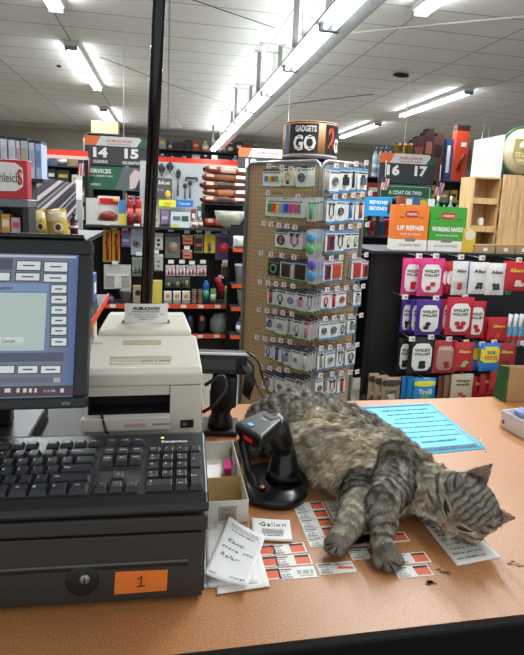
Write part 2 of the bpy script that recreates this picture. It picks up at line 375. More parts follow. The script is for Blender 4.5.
MB().box(-.40, -.36, .165, .18, -.0205, .001, KB).build('foot', kt); MB().box(-.09, -.05, .165, .18, -.0205, .001, KB).build('foot', kt)
wr = MB()
tag(MB().surf(lambda u, v: (.016+.034*u, .6255+.010*v+.002*math.sin(9*u), DZ+.0006+.0018*abs(math.sin(7*u+3*v))), 10, 3, CLEAR).build('tape_strip'), 'crinkled clear tape strip on drawer lid under the keyboard corner', 'tape')
# ------------------------------------------------------------------ monitor
MT = rad(20)
mx1 = -.104; mw = .385
mo = root('monitor', 'black touchscreen sales monitor showing a grey dialog window', 'monitor', (mx1-mw/2, .83, DZ), (0, 0, 0))
pl = Vector((0, .835, 1.27)); nrm = Vector((0, -math.cos(MT), math.sin(MT)))   # screen plane
upv = Vector((0, math.sin(MT), math.cos(MT)))
O = Vector((mx1-mw/2, .785, 1.26)); 
def uv(px, py):
    q = hit(px, py, O, nrm)-O; return q.x, q.dot(upv)
MM = Matrix.Translation(O-mo.location) @ Matrix.Rotation(-MT, 4, 'X')
zt = (uv(92, 240)[1]); zb_ = uv(83, 408)[1]
BZ = mt('#17191d', .45, var=.03)
bx1 = uv(88.8, 325)[0]
sx1 = uv(75.2, 325)[0]; sz0 = uv(60, 397)[1]; sz1 = uv(60, 254)[1]; bx0 = -bx1; sx0 = -sx1
m = MB()
for (a, b, c, d) in ((bx0, bx1, sz1, zt), (bx0, bx1, zb_, sz0), (bx0, sx0, sz0, sz1), (sx1, bx1, sz0, sz1)): m.box(a, b, 0, .03, c, d, BZ, MM)
m.build('bezel', mo, bevel=.003)
m = MB(); m.hexa([(bx0,.03,zb_),(bx1,.03,zb_),(bx1-.045,.055,zb_+.03),(bx0+.03,.055,zb_+.03),(bx0,.03,zt),(bx1,.03,zt),(bx1-.045,.055,zt-.03),(bx0+.03,.055,zt-.03)], BZ, MM)
m.build('back_shell', mo, bevel=.003)
m = MB(); m.box(bx0, bx1-.012, -.004, .026, zt+.0005, zt+.008, BLACK, MM); m.build('top_bar', mo, bevel=.003)
def screenmat():
    m = bpy.data.materials.new('screen_desktop'); m.use_nodes = True; nt = m.node_tree; N = nt.nodes; L = nt.links; b = N['Principled BSDF']
    tc = N.new('ShaderNodeTexCoord'); sp = N.new('ShaderNodeSeparateXYZ'); cr = N.new('ShaderNodeValToRGB'); e = cr.color_ramp.elements
    e[0].position = .93; e[0].color = lin('#7c8798'); e[1].position = 1; e[1].color = lin('#5570b0')
    L.new(tc.outputs['Generated'], sp.inputs[0]); L.new(sp.outputs['X'], cr.inputs[0]); L.new(cr.outputs[0], b.inputs['Emission Color'])
    b.inputs['Emission Strength'].default_value = .62; b.inputs['Base Color'].default_value = (.01, .01, .012, 1); b.inputs['Roughness'].default_value = .25
    return m
MB().box(sx0, sx1, .004, .006, sz0, sz1, screenmat(), MM).build('screen', mo)
def em2(h, s=.7):
    k = ('em', h, s)
    if k not in MC:
        m_ = emi('#050505', 0, 'screen_pixels'); b = m_.node_tree.nodes['Principled BSDF']; b.inputs['Emission Color'].default_value = lin(h); b.inputs['Emission Strength'].default_value = s
        b.inputs['Roughness'].default_value = .3; MC[k] = m_
    return MC[k]
ui = MB()
def ur(x0, y0, x1, y1, h, lay, ext=False, s=.75):
    a = uv(x0, (y0+y1)/2)[0]; b = uv(x1, (y0+y1)/2)[0]; c = uv((x0+x1)/2, y1)[1]; d = uv((x0+x1)/2, y0)[1]
    if ext: a = sx0+.006
    y = .0035-lay*.0004; ui.add([(a, y, c), (b, y, c), (b, y, d), (a, y, d)], [(0, 1, 2, 3)], em2(h, s), MM); return (a+b)/2, (c+d)/2, b-a, d-c
DK = '#5d6a80'; BT = '#dfe8e6'
ur(0, 255, 76, 257, '#c3cedd', 1, True)
ur(0, 258, 12, 269, '#47526a', 1, True); 
def btn(x0, y0, x1, y1, ext=False, txt=None):
    ur(x0-1.3, y0-1, x1+1.3, y1+1.2, '#3f4b5f', 1, ext); c = ur(x0, y0, x1, y1, BT, 2, ext)
    if txt: ui.text(txt, c[0], c[1], .0048, em2('#30343c', .5), lambda x, z: .0035, off=.0014, M=MM)
    else: ui.add([(c[0]-c[2]*.25, .0021, c[1]-.001), (c[0]+c[2]*.25, .0021, c[1]-.001), (c[0]+c[2]*.25, .0021, c[1]+.001), (c[0]-c[2]*.25, .0021, c[1]+.001)], [(0, 1, 2, 3)], em2('#4b5058', .5), MM)
for q in ((16.5, 261, 40, 269.5), (44, 262, 67, 271), (15.5, 273, 39, 280), (43.5, 274, 66.5, 281.5)): btn(*q)
btn(0, 272.5, 9, 280, True)
for y0_ in (285, 295.5, 306, 316.5, 327, 338): btn(51, y0_, 66, y0_+7.5)
ur(0, 282, 49.5, 353, '#6f86ab', 1, True); ur(0, 292.5, 45, 350.5, '#b9ccc8', 2, True)
c = ur(0, 283.5, 48, 291, '#8099bd', 2, True)
q = uv(10, 287.5); ui.text('Information', q[0]-.017, q[1], .0062, em2('#2c3546', .5), lambda x, z: .0035, off=.0014, M=MM)
btn(-8, 337, 23, 344.5, False, 'Cancel')
ur(0, 352.5, 63, 361.5, '#4f5a70', 1.5, True)
for q in ((0, 366, 13.5, 373), (17.5, 366, 37, 373), (40.5, 366, 60, 373)): btn(*q, ext=(q[0] == 0))
ur(0, 377, 61, 383, '#6a6f80', 1, True); ur(53, 377.5, 60, 382.5, '#aab1bd', 2)
ur(0, 386, 72, 396.5, '#5a4654', 1, True, .5)
for a, b in ((4, 10), (16, 19), (22.5, 26), (28.5, 31.5), (34, 36.5), (60, 63.5)): ur(a, 388.5, b, 392.5, '#d9d5d8', 2)
q = uv(49, 391); ui.text('5:15 PM', q[0], q[1], .0036, em2('#e0dde0', .6), lambda x, z: .0035, off=.0014, M=MM)
ui.build('screen_window', mo)
q = uv(66, 403); MB().text('elo', q[0], q[1], .005, mt('#8b9098', .4), None, off=.0006, M=MM, w=.012).build('lettering', mo)
m = MB(); m.box(-.09, .09, -.03, .12, 0.001, .02, BLACK); m.box(-.05, .05, .03, .055, .02, .15, BLACK); m.build('stand', mo, bevel=.004)
# ------------------------------------------------------------------ receipt printer
PX0, PX1, PY = -.1305, .0625, .84
PM = mt('#d9d3c5', .5, var=.03, scale=20); PM2 = mt('#cdc7b8', .5, var=.03, scale=20)
pt = root('receipt_printer', 'beige point-of-sale receipt printer with paper standing out of its top', 'receipt printer', ((PX0+PX1)/2, PY, DZ))
PW = (PX1-PX0)/2
def pz(py, Y, px=145): return at(px, py, Y).z-DZ
z1_ = pz(371, PY); z2_ = pz(336, PY+.085); z25 = pz(333, PY+.09); z3_ = pz(314, PY+.155); zc = pz(386, PY)
m = MB()
def xsec(prof, m, mat, xa, xb, taper=()):
    n = len(prof); vs = [(xa+(taper[i] if taper else 0), y, z) for i, (y, z) in enumerate(prof)]+[(xb-(taper[i] if taper else 0), y, z) for i, (y, z) in enumerate(prof)]
    m.add(vs, [tuple(range(n-1, -1, -1)), tuple(range(n, 2*n))]+[(i, (i+1) % n, (i+1) % n+n, i+n) for i in range(n)], mat)
xsec([(0, zc), (-.004, z1_-.004), (.004, z1_+.004), (.083, z2_), (.17, z2_-.02), (.20, .06), (.20, zc)], m, PM, -PW, PW, (0, 0, .002, .007, .01, .01, .002))
m.build('upper_cover', pt, bevel=.003, seg=3)
m = MB(); xsec([(.087, z2_-.02), (.089, z25), (.095, z25+.004), (.15, z3_), (.175, z3_), (.195, z2_-.03)], m, PM, -PW+.012, PW-.014, (0, .001, .004, .012, .014, .01))
m.build('roll_cover', pt, bevel=.003, seg=3)
zs0 = pz(414, PY); zs1 = pz(396.5, PY)
m = MB(); SXR = at(170, 400, PY).x-pt.location.x
m.box(-PW+.001, PW-.001, .05, .20, .002, zc-.001, PM2); m.box(-PW+.001, -PW+.008, 0, .05, .002, zc-.001, PM2)
m.box(SXR, PW-.001, .0, .05, .002, zc-.001, PM2); m.box(-PW+.008, SXR, 0, .05, .002, zs0, PM2); m.box(-PW+.008, SXR, .004, .05, zs1, zc-.001, PM2)
m.build('lower_body', pt, bevel=.0015)
MB().box(-PW+.0085, SXR-.0005, .0442, .0495, zs0+.0009, zs1, MATTE).box(-PW+.0085, SXR-.0005, .001, .0495, zs0+.0002, zs0+.0009, MATTE).box(-PW+.0082, -PW+.009, .001, .0495, zs0+.0009, zs1, MATTE).box(SXR-.001, SXR-.0002, .001, .0495, zs0+.0009, zs1, MATTE).build('slip_slot', pt)
m = MB(); m.box(-PW-.001, SXR+.001, -.014, .0, zs0-.022, zs0-.001, PM); m.box(-.03, .005, -.0146, -.0138, zs0-.016, zs0-.010, mt('#c7a9a0', .6)); m.box(.015, .045, -.0146, -.0138, zs0-.014, zs0-.011, mt('#8d8d8a', .6)); m.build('slip_tray', pt, bevel=.002)
q = at(187, 425, PY).x-pt.location.x; zq = pz(425, PY)
m = MB(); m.box(q-.011, q+.011, -.002, .001, zq-.007, zq+.007, BLACK); m.box(q-.008, q-.001, -.003, -.001, zq-.003, zq+.003, mt('#66686a', .5)); m.build('power_switch', pt, bevel=.0006)
# slots on the sloping cover
sl = math.atan2(z2_-z1_-.004, .079)
SM = Matrix.Translation((0, .004, z1_+.004)) @ Matrix.Rotation(sl, 4, 'X')
m = MB(); m.box(-.055, .045, .012, .030, -.0002, .0006, mt('#b9b09c', .6), SM); m.box(-.055, .045, .028, .0315, 0, .0015, PM, SM); m.box(-.055, .045, .0105, .013, 0, .0015, PM, SM)
m.text('|||||| | |||||', .018, .016, .003, INK, flat=True, off=.0012, M=SM, w=.045); m.text('. . ---', -.03, .016, .002, INK, flat=True, off=.0012, M=SM, w=.03)
m.build('journal_window', pt)
m = MB(); m.box(-.038, .027, .062, .074, .0002, .0007, mt('#b7a98a', .6), SM); m.build('latch_slot', pt)
m = MB(); m.text('EPSON', -.083, .066, .005, mt('#7d7a74', .5), flat=True, off=.0008, M=SM); m.build('lettering', pt)
m = MB(); m.tube([(-PW+.035, .01, zs0+.002), (-PW+.03, -.006, zs0+.006), (-PW+.038, -.022, zs0-.015), (-PW+.05, -.024, .004)], .0022, BLACK, 8); m.build('cable', pt)
# receipt standing from top
RY = PY+.118
a = at(124.5, 322, RY); b = at(167.5, 322, RY); zt_ = at(146, 303.5, RY).z; zb2 = at(146, 322.5, RY).z
rw = (b.x-a.x)/2
m = MB(); yf = lambda x, z: -.006*math.sin(PI*(x/rw*.5+.5))+.10*max(0, z-.01)
m.surf(lambda u, v: (-rw+2*rw*u, yf(-rw+2*rw*u, (zt_-zb2)*v), (zt_-zb2)*v), 10, 4, PAPER)
hh = zt_-zb2
m.text('AUBUCHON', 0, hh*.76, hh*.15, INK, yf, .0006, w=rw*1.25, bold=.05, slant=.25)
m.text('HARDWARE', 0, hh*.60, hh*.10, INK, yf, .0006, w=rw*1.25)
m.text('LITTLETON HARDWARE   103', 0, hh*.45, hh*.07, mt('#7a5560', .7), yf, .0006, w=rw*1.6); m.text('STORE RECEIPT', 0, hh*.33, hh*.07, mt('#55555a', .7), yf, .0006, w=rw*1.1)
m.text('THANK YOU', 0, hh*.21, hh*.07, mt('#55555a', .7), yf, .0006, w=rw*.7)
o = m.build('receipt', loc=((a.x+b.x)/2, RY, zb2)); tag(o, 'white printed receipt standing up out of the printer top', 'receipt')
MB().box((a.x+b.x)/2-pt.location.x-rw-.004, (a.x+b.x)/2-pt.location.x+rw+.004, RY-PY+.001, RY-PY+.010, zb2-DZ-.006, zb2-DZ+.0035, mt('#6b675e', .6)).build('paper_exit', pt)
# ------------------------------------------------------------------ black post
b0 = at(146.2, 300, 1.18); b1 = at(159.3, 0, 1.18); dv = (b1-b0)/(b1.z-b0.z)
pb = b0+dv*(CT-b0.z); ptop = b0+dv*(ZC-b0.z)
t = root('counter_post', 'tall glossy black post rising from counter to ceiling behind the printer', 'post', (pb.x, pb.y, CT))
MB().cyl((0, 0, .0), tuple(ptop-pb-Vector((0,0,.001))), .0132, mt('#06070c', .16), 24).build('pole', t)
MB().lathe([(.045, .0005), (.045, .006), (.02, .012), (.017, .03)], BLACK).build('base_flange', t)
def smooth(pts, n=6):
    P = [Vector(q) for q in pts]; P = [P[0]*2-P[1]]+P+[P[-1]*2-P[-2]]; out = []
    for i in range(1, len(P)-2):
        for k in range(n):
            t_ = k/n; a, b, c, d = P[i-1:i+3]
            out.append(.5*((2*b)+(c-a)*t_+(2*a-5*b+4*c-d)*t_*t_+(3*b-a-3*c+d)*t_**3))
    return out+[P[-2]]
# ------------------------------------------------------------------ card terminal on a stand
p = onz(221, 434, CT)
t = root('card_terminal', 'black card terminal with silver edge on swivel stand beside the printer', 'card terminal', (p.x, p.y+.02, CT), (0, 0, rad(-8)))
m = MB(); m.box(-.045, .04, -.035, .05, .0005, .012, BLACK); m.build('base_plate', t, bevel=.004)
m = MB(); m.lathe([(.03, .012), (.028, .03), (.022, .04), (.022, .06)], BLACK, n=20); m.tube([(0, 0, .055), (.002, -.004, .09), (.004, .0, .135)], [.026, .028, .024], MATTE, 12); m.build('neck', t)
m = MB(); m.hexa([(.012, -.022, .055), (.035, -.018, .062), (.035, .02, .062), (.012, .02, .055), (.005, -.02, .135), (.036, -.016, .13), (.036, .02, .13), (.005, .02, .135)], mt('#33343a', .4)); m.build('tilt_bracket', t, bevel=.004)
zt1 = at(215, 351, p.y+.02).z-CT
TMx = Matrix.Translation((.004, .0, zt1-.005)) @ Matrix.Rotation(rad(-12), 4, 'X')
m = MB(); m.box(-.12, .050, -.012, .12, -.046, -.0042, BLACK, TMx); m.box(-.11, .03, -.015, -.011, -.038, -.012, mt('#2c2e34', .35), TMx); m.build('housing', t, bevel=.004)
m = MB(); m.box(-.12, .05, .004, .12, -.0041, -.001, BLACK, TMx); m.box(-.121, .056, -.0145, .0035, -.004, .001, mt('#d5d8da', .3, .3), TMx); m.build('silver_rim', t, bevel=.001, label='bright silver rim')
m = MB(); m.box(.028, .05, -.02, .0, -.045, -.012, MATTE, TMx)
for k in range(5): m.tube([(.03+.004*k, -.01, -.012), (.05+.005*k, -.03, -.04-.004*k), (.045+.004*k, -.02, -.085), (.06, -.01, -.10)], .0028, BLACK, 6, TMx)
m.build('connector_bundle', t)
for k, (e0, e1, e2) in enumerate((((247, 352), (262, 375), (272, 408)), ((246, 358), (254, 380), (265, 404)))):
    P0 = at(*e0, p.y+.0); P2 = onz(e2[0], e2[1]+3, CT+.004); P1 = at(*e1, p.y-.02)
    wire(['thicker outer black cable looping from card terminal down behind the scanner', 'inner black cable dropping from card terminal to the counter'][k], smooth([P0, (P0*.45+P1*.55)+Vector((.006, 0, .008)), P1, (P1*.4+P2*.6)+Vector((.004,0,0)), P2]), .0032, BLACK, 'cable', 'cable')
P = [at(205, 385, p.y-.03), at(222, 376, p.y-.04), at(226, 388, p.y-.05), at(215, 404, p.y-.06), at(203, 412, p.y-.05)]
wire('dark cable arching from printer to the card terminal stand', smooth(P), .004, mt('#2a2a2d', .4), 'cable', 'cable')
# ------------------------------------------------------------------ scanner on stand
BP = mt('#0f1013', .25, var=.05); BP2 = mt('#0b0c0e', .32)
sc = onz(274, 489, CT)
t = root('scanner_stand', 'black plastic cradle stand with wide rounded foot in front of the cat', 'scanner stand', (sc.x, sc.y, CT), (0, 0, rad(-18)))
m = MB()
def foot(k, z, s): return [(s*.062*math.copysign(abs(math.cos(a))**.8, math.cos(a)), s*(.07 if math.sin(a) < 0 else .075)*math.copysign(abs(math.sin(a))**.75, math.sin(a)), z) for a in [2*PI*i/32 for i in range(32)]]
rings = [foot(0, .0005, .97), foot(0, .003, 1.0), foot(0, .012, 1.0), foot(0, .017, .94), foot(0, .021, .80), foot(0, .027, .5), foot(0, .029, .05)]
vs_ = [p_ for r_ in rings for p_ in r_]; fs_ = [(i*32+k, i*32+(k+1) % 32, (i+1)*32+(k+1) % 32, (i+1)*32+k) for i in range(6) for k in range(32)]+[tuple(range(31, -1, -1)), tuple(6*32+k for k in range(32))]
m.add(vs_, fs_, BP, None, True); m.build('foot', t)
G0 = Matrix.Rotation(rad(18), 4, 'Z')  # world-aligned inside the rotated stand
def L(px, py, z): q = onz(px, py, z); return G0 @ Vector((q.x-sc.x, q.y-sc.y, z-CT))
m = MB(); m.tube([L(283, 480, .972), L(283, 467, .993), L(283, 455, 1.015), L(282, 449, 1.026)], [.036, .029, .025, .023], BP, 14); m.build('neck', t)
m = MB(); m.tube(smooth([L(256, 488, .968), L(249, 472, .985), L(245, 456, 1.01), L(243, 441, 1.035), L(250, 433, 1.052), L(264, 434, 1.052)]), .0085, BP2, 10); m.build('cradle_arm', t)
m = MB(); q = L(262, 487, .977); m.lathe([(.006, 0), (.006, .002), (.003, .0025)], mt('#b98a4a', .3, .9), Matrix.Translation(q), 14); m.build('screw', t, label='small brass screw')
g = root('barcode_scanner', 'black handheld barcode scanner resting on its cradle, red window facing left', 'barcode scanner', tuple(onz(262, 440, 1.045)))
def Lg(px, py, z): return onz(px, py, z)-g.location
zt_h, zb_h = 1.108, 1.078
c4 = [(233, 421.5), (261, 439), (284, 419), (264, 408.5)]
top4 = [Lg(x, y, zt_h-(.004 if k < 2 else 0)) for k, (x, y) in enumerate(c4)]
ctr = sum(top4, Vector())/4
bot4 = [Vector((ctr.x+(q.x-ctr.x)*k, ctr.y+(q.y-ctr.y)*k, zb_h-g.location.z+dz)) for q, k, dz in zip(top4, (.95, .95, .72, .72), (.004, .0, -.004, -.002))]
m = MB(); m.hexa([bot4[0], bot4[1], bot4[2], bot4[3], top4[0], top4[1], top4[2], top4[3]], BP2); m.build('head', g, bevel=.0075, seg=4)
fr_ = [top4[0], top4[1], bot4[1], bot4[0]]; fn_ = (top4[1]-top4[0]).cross(bot4[0]-top4[0]).normalized()
if fn_.dot(Vector((-1, -1, 0))) < 0: fn_ = -fn_
def fp(u, v, o_): return (fr_[0]*(1-u)+fr_[1]*u)*(1-v)+(fr_[3]*(1-u)+fr_[2]*u)*v+fn_*o_
m = MB(); m.hexa([fp(.2, .86, -.002), fp(.84, .86, -.002), fp(.84, .86, .0012), fp(.2, .86, .0012), fp(.2, .28, -.002), fp(.84, .28, -.002), fp(.84, .28, .0012), fp(.2, .28, .0012)], mt('#3a0a0c', .12)); wn = m.build('scan_window', g, label='dark red scan window')
m = MB(); m.hexa([fp(.42, .72, .0011), fp(.72, .72, .0011), fp(.72, .72, .0016), fp(.42, .72, .0016), fp(.42, .42, .0011), fp(.72, .42, .0011), fp(.72, .42, .0016), fp(.42, .42, .0016)], emi('#b0181c', .28, 'lit_red_scan_lamp')); m.build('scan_lamp', wn)
m = MB(); m.tube([Lg(270, 421, 1.088), Lg(277, 430, 1.070), Lg(281, 441, 1.048), Lg(283, 452, 1.020)], [.022, .024, .0215, .020], BP2, 16); m.build('handle', g)
def topp(u, v): return (top4[0]*(1-u)+top4[1]*u)*(1-v)+(top4[3]*(1-u)+top4[2]*u)*v
ex_ = (top4[1]-top4[0]).normalized(); ey_ = (top4[3]-top4[0]); ey_ = (ey_-ex_*ey_.dot(ex_)).normalized(); ez_ = ex_.cross(ey_)
MT4 = Matrix((ex_, ey_, ez_)).transposed().to_4x4()
m = MB(); m.box(-.006, .006, -.004, .004, .0, .0010, mt('#6aa5e0', .4), Matrix.Translation(topp(.42, .22)+ez_*.0002) @ MT4); m.build('sticker', g, label='small pale blue sticker')
m = MB(); m.text('ZEBRA', 0, 0, .0034, KL, flat=True, off=0.0006, M=Matrix.Translation(topp(.5, .62)+ez_*.0002) @ MT4); m.build('lettering', g)
m = MB(); m.box(-.012, .012, -.006, .006, .0, .0007, mt('#33353a', .2), Matrix.Translation(topp(.52, .82)+ez_*.0002) @ MT4); m.build('status_panel', g)
m = MB(); q = Lg(259, 442, 1.068); m.tube([q, q+Vector((-.002, .0, -.010)), q+Vector((.008, .008, -.018))], .0045, BP, 8); m.build('trigger', g)
# ------------------------------------------------------------------ white carton tray
BX = root('white_tray_box', 'small open white cardboard box with brown divider between drawer and scanner', 'box', (.1045, .775, CT))
WC = mt('#dcd8cc', .75, var=.03, scale=30); bh = .040; bw0, bw1, bd = -.0335, .0335, .215
m = MB()
m.box(bw0, bw1, 0, bd, .0005, .002, WC); m.box(bw0, bw1, 0, .0015, .002, bh, WC); m.box(bw0, bw1, bd-.0015, bd, .002, bh, WC)
m.box(bw0, bw0+.0015, .0015, bd-.0015, .002, bh, WC); m.box(bw1-.0015, bw1, .0015, bd-.0015, .002, bh, WC); m.build('carton', BX)
m = MB(); TN = mt('#b3935f', .8); m.hexa([(bw0+.003, .060, .003), (bw1-.003, .060, .003), (bw1-.003, .0625, .003), (bw0+.003, .0625, .003), (bw0+.003, .075, .039), (bw1-.003, .075, .039), (bw1-.003, .0775, .039), (bw0+.003, .0775, .039)], TN)
m.build('divider', BX, label='brown cardboard divider')
m = MB(); m.box(-.016, .014, -.0004, 0, .006, .031, mt('#a39b8e', .8)); m.text('SMALL', -.001, .025, .004, mt('#a0453c', .7), off=.0008); m.text('TAGS', -.001, .017, .006, mt('#5b5650', .7), off=.0008); m.text('100 COUNT', -.001, .010, .0026, mt('#5b5650', .7), off=.0008); m.build('stamp', BX)
m = MB(); m.box(-.007, .007, -.018, .018, 0, .014, mt('#d21f7c', .4)); m.box(-.0055, .0055, -.019, -.018, .002, .012, mt('#8d1453', .4))
tag(m.build('pink_eraser', loc=(.122, .925, CT+.0105), rot=(rad(0), 0, rad(-12)), bevel=.002), 'bright pink highlighter block inside the white box', 'eraser')
m = MB(); m.box(-.016, .013, -.035, .035, 0, .008, PAPER)
tag(m.build('paper_pad', loc=(.0945, .917, CT+.0022), bevel=.0005), 'stack of small white tickets inside the white box', 'paper pad')
# ------------------------------------------------------------------ loose papers
def sheet(name, label, cat, px, z, mats=PAPER, extra=None, curl=.0, th=.0006, group=None):
    cs = [onz(x, y, z) for x, y in px]; o = sum((c for c in cs), Vector())/4
    m = MB(); TL, TR, BR, BL = [c-o for c in cs]
    def fn(u, v):
        q = TL*(1-u)*(1-v)+TR*u*(1-v)+BR*u*v+BL*(1-u)*v
        return (q.x, q.y, curl*((2*u-1)**2*.5+(2*v-1)**2*.5))
    m.surf(lambda u, v: fn(1-u, v), 12, 12, mats)
    if extra: extra(m, fn)
    ob = m.build(name, loc=(o.x, o.y, z)); tag(ob, label, cat, group)
    so = ob.modifiers.new('thick', 'SOLIDIFY'); so.thickness = th; so.offset = -1
    return ob
def onfn(m, fn, s, u0, u1, v0, h, mat, bold=-.02, off=.0009, slant=0):   # text laid in sheet coordinates
    v, f, w, hh_ = text_mesh(s, bold, 1); k = (u1-u0)/max(w, .01); vs = []
    for x, y in v:
        u = (u0+u1)/2+x*k+slant*y*.02; vv = v0-y*h/.73
        q = fn(min(1, max(0, u)), min(1, max(0, vv))); vs.append((q[0], q[1], q[2]+off))
    m.add(vs, f, mat)
sheet('paper_sheet', 'blank white sheet lying lowest beside the cash drawer', 'paper', [(203, 521), (236, 522), (240, 588), (202, 587)], CT+.0012)
sheet('paper_sheet', 'blank white slip sticking out right of the handwritten note', 'paper', [(215, 523), (254, 530), (270, 586), (217, 594)], CT+.0028)
sheet('paper_sheet', 'middle white slip tucked under the handwritten note', 'paper', [(206, 527), (249, 528), (258, 582), (208, 586)], CT+.0042)
HW = mt('#70769c', .7)
def note(m, fn):
    onfn(m, fn, '|||||||||||||||||||', .15, .85, .10, .06, INK); onfn(m, fn, '0 41333 02901', .2, .8, .17, .025, INK)
    onfn(m, fn, 'Kawai', .2, .62, .34, .07, HW, slant=2); onfn(m, fn, 'store', .12, .52, .47, .06, HW, slant=2); onfn(m, fn, 'you', .64, .86, .46, .05, HW, slant=2)
    onfn(m, fn, 'Refer!', .16, .62, .60, .07, HW, slant=2); onfn(m, fn, 'cash', .08, .24, .93, .03, HW); onfn(m, fn, 'change', .55, .9, .91, .03, HW)
sheet('handwritten_note', 'curled white receipt slip with blue handwriting on the paper pile', 'note', [(229, 519), (265, 540), (247, 590), (204, 577)], CT+.0085, PAPER, note, .006)
def gal(m, fn):
    onfn(m, fn, 'Gallon', .2, .88, .26, .20, INK, -.018); onfn(m, fn, '||||||||||||||||||||||||', .26, .8, .60, .22, INK); onfn(m, fn, '0 12345 67890 5', .3, .76, .80, .07, INK)
sheet('gallon_label', 'folded white tag printed Gallon over a barcode', 'tag', [(251.5, 518.5), (289.5, 521), (292.5, 541), (252.5, 539)], CT+.004, PAPER, gal, .002, .003)
# shelf labels stuck on the counter
LO = mt('#e0603c', .55); LGY = mt('#9a9da0', .7); LW = mt('#e3e1dc', .6)
def sticker(cx, cy, kind, label, ang=0, w=.055, d=.0232, rnd=0):
    R_ = random.Random(rnd); m = MB(); m.box(-w/2, w/2, -d/2, d/2, .0001, .0007, LW)
    m.box(-w*.46, -w*.12, d*.30, d*.38, .0007, .0009, INK); m.box(-w*.46, -w*.2, d*.12, d*.2, .0007, .0009, LGY)
    m.text(R_.choice(['1.99', '3.49', '7.99', '12.99', '5.29']), -w*.30, -d*.12, d*.2, INK, flat=True, off=.001, res=1)
    m.text('|||||||||||', -w*.3, -d*.36, d*.16, INK, flat=True, off=.001, w=w*.3, res=1)
    if kind == 'o': m.box(w*.06, w*.46, -d*.40, d*.22, .0007, .0009, LO); m.box(w*.06, w*.46, d*.22, d*.42, .0007, .0009, mt('#3b3230', .7))
    elif kind == 'w': m.text('||| ||||| ||', w*.22, 0, d*.3, INK, flat=True, off=.001, w=w*.4, res=1); m.box(w*.05, w*.4, -d*.35, -d*.28, .0007, .0009, LGY)
    elif kind == 'd': m.box(w*.02, w*.46, d*.18, d*.28, .0007, .0009, LGY); m.add([(w*.0, -d*.1, .0009), (w*.1, d*.12, .0009), (w*.46, -d*.05, .0009), (w*.46, -d*.25, .0009)], [(0, 3, 2, 1)], LO)
    o = m.build('shelf_label', loc=(cx, cy, CT), rot=(0, 0, rad(ang))); tag(o, label, 'label')
p0 = onz(292, 503.5, CT); dy = .0243
for c, nm in ((0, 'left'), (1, 'right')):
    for r in range(5):
        kind = 'o' if (c == 0 and r < 4) or (c == 1 and r > 2) else 'w'
        sticker(p0.x+.028+c*.0585, p0.y-.012-r*dy, kind, f'{"orange and white" if kind=="o" else "white"} shelf label above the curled paw, {nm} column, {ORD[r]} from top', 0, rnd=r+9*c)
for i, (px, py, k, l) in enumerate(((363, 541, 'o', 'orange and white shelf label between the two front paws, upper'), (367, 553.5, 'o', 'orange and white shelf label touching the left side of the stretched paw'),
        (391, 538, 'o', 'orange and white shelf label showing just right of the stretched foreleg'), (411, 558.5, 'o', 'orange and white shelf label right of the stretched paw, upper of two'),
        (413, 571.5, 'o', 'orange and white shelf label right of the stretched paw, lower of two'), (336, 568, 'd', 'single shelf label with a slanted orange stripe below the left paw'),
        (288, 549, 'o', 'orange and white label under the Gallon tag, top of its column'), (293, 560.5, 'o', 'orange and white label under the Gallon tag, middle of its column'),
        (297, 573, 'w', 'plain white barcode label under the Gallon tag, bottom of its column'), (257, 551, 'o', 'orange label peeking from under the note papers, top one'),
        (259, 562.5, 'o', 'orange label peeking from under the note papers, middle one'), (261, 575, 'o', 'orange label peeking from under the note papers, bottom one'))):
    q = onz(px, py, CT); sticker(q.x, q.y, k, l, random.Random(i).uniform(-1.5, 1.5) if i > 4 else 0, rnd=i+30)
def strip(m, fn):
    for k in range(8): onfn(m, fn, ['Quart 2.99', 'Gallon 9.49', 'Paint key', 'Key copy 2.49', 'Air fill 1.00', 'Tape roll', 'Sale price', 'daily DINERS use'][k], .1, .75, .12+.11*k, .03, INK)
sheet('price_strip', 'long white printed price strip under the cat\'s cheek', 'price list', [(424, 524), (461, 519), (501, 557), (457, 565.5)], CT+.0008, PAPER, strip)
BL = mt('#57c3ea', .5, var=.02); BLK = mt('#2f86ad', .6)
def blue(m, fn):
    onfn(m, fn, '||||||||||||||||||||||||||||||||||||||', .06, .94, .035, .012, BLK, .05)
    for (u0, u1, v0, v1) in ((.04, .97, .02, .055), (.03, .95, .90, .965)):
        vs_ = [tuple(Vector(fn(u0+(u1-u0)*i/8, v))+Vector((0, 0, .0006))) for v in (v0, v1) for i in range(9)]; m.add(vs_, [(i+9, i+10, i+1, i) for i in range(8)], mt('#2b6f92', .6))
    for k, (s, a, b, h_) in enumerate((('RETURN POLICY', .3, .9, .035), ('ALL RETURNS MUST HAVE', .3, .93, .022), ('A STORE RECEIPT', .35, .85, .022), ('No refund without receipt on any', .2, .95, .02), ('electrical or plumbing item or paint', .22, .95, .02), ('special orders are final sale', .3, .9, .02), ('thirty days from purchase date', .3, .9, .02), ('MANAGEMENT', .4, .8, .03))):
        onfn(m, fn, s, a, b, .14+.095*k, h_, BLK, .03)
    onfn(m, fn, 'HARDWARE STORE', .08, .92, .94, .04, mt('#1e4f68', .6), .05)
sheet('blue_notice', 'light blue printed notice sheet taped to the counter behind the cat', 'notice', [(353, 407), (430, 403), (487, 448.5), (396, 457)], CT+.0008, BL, blue)
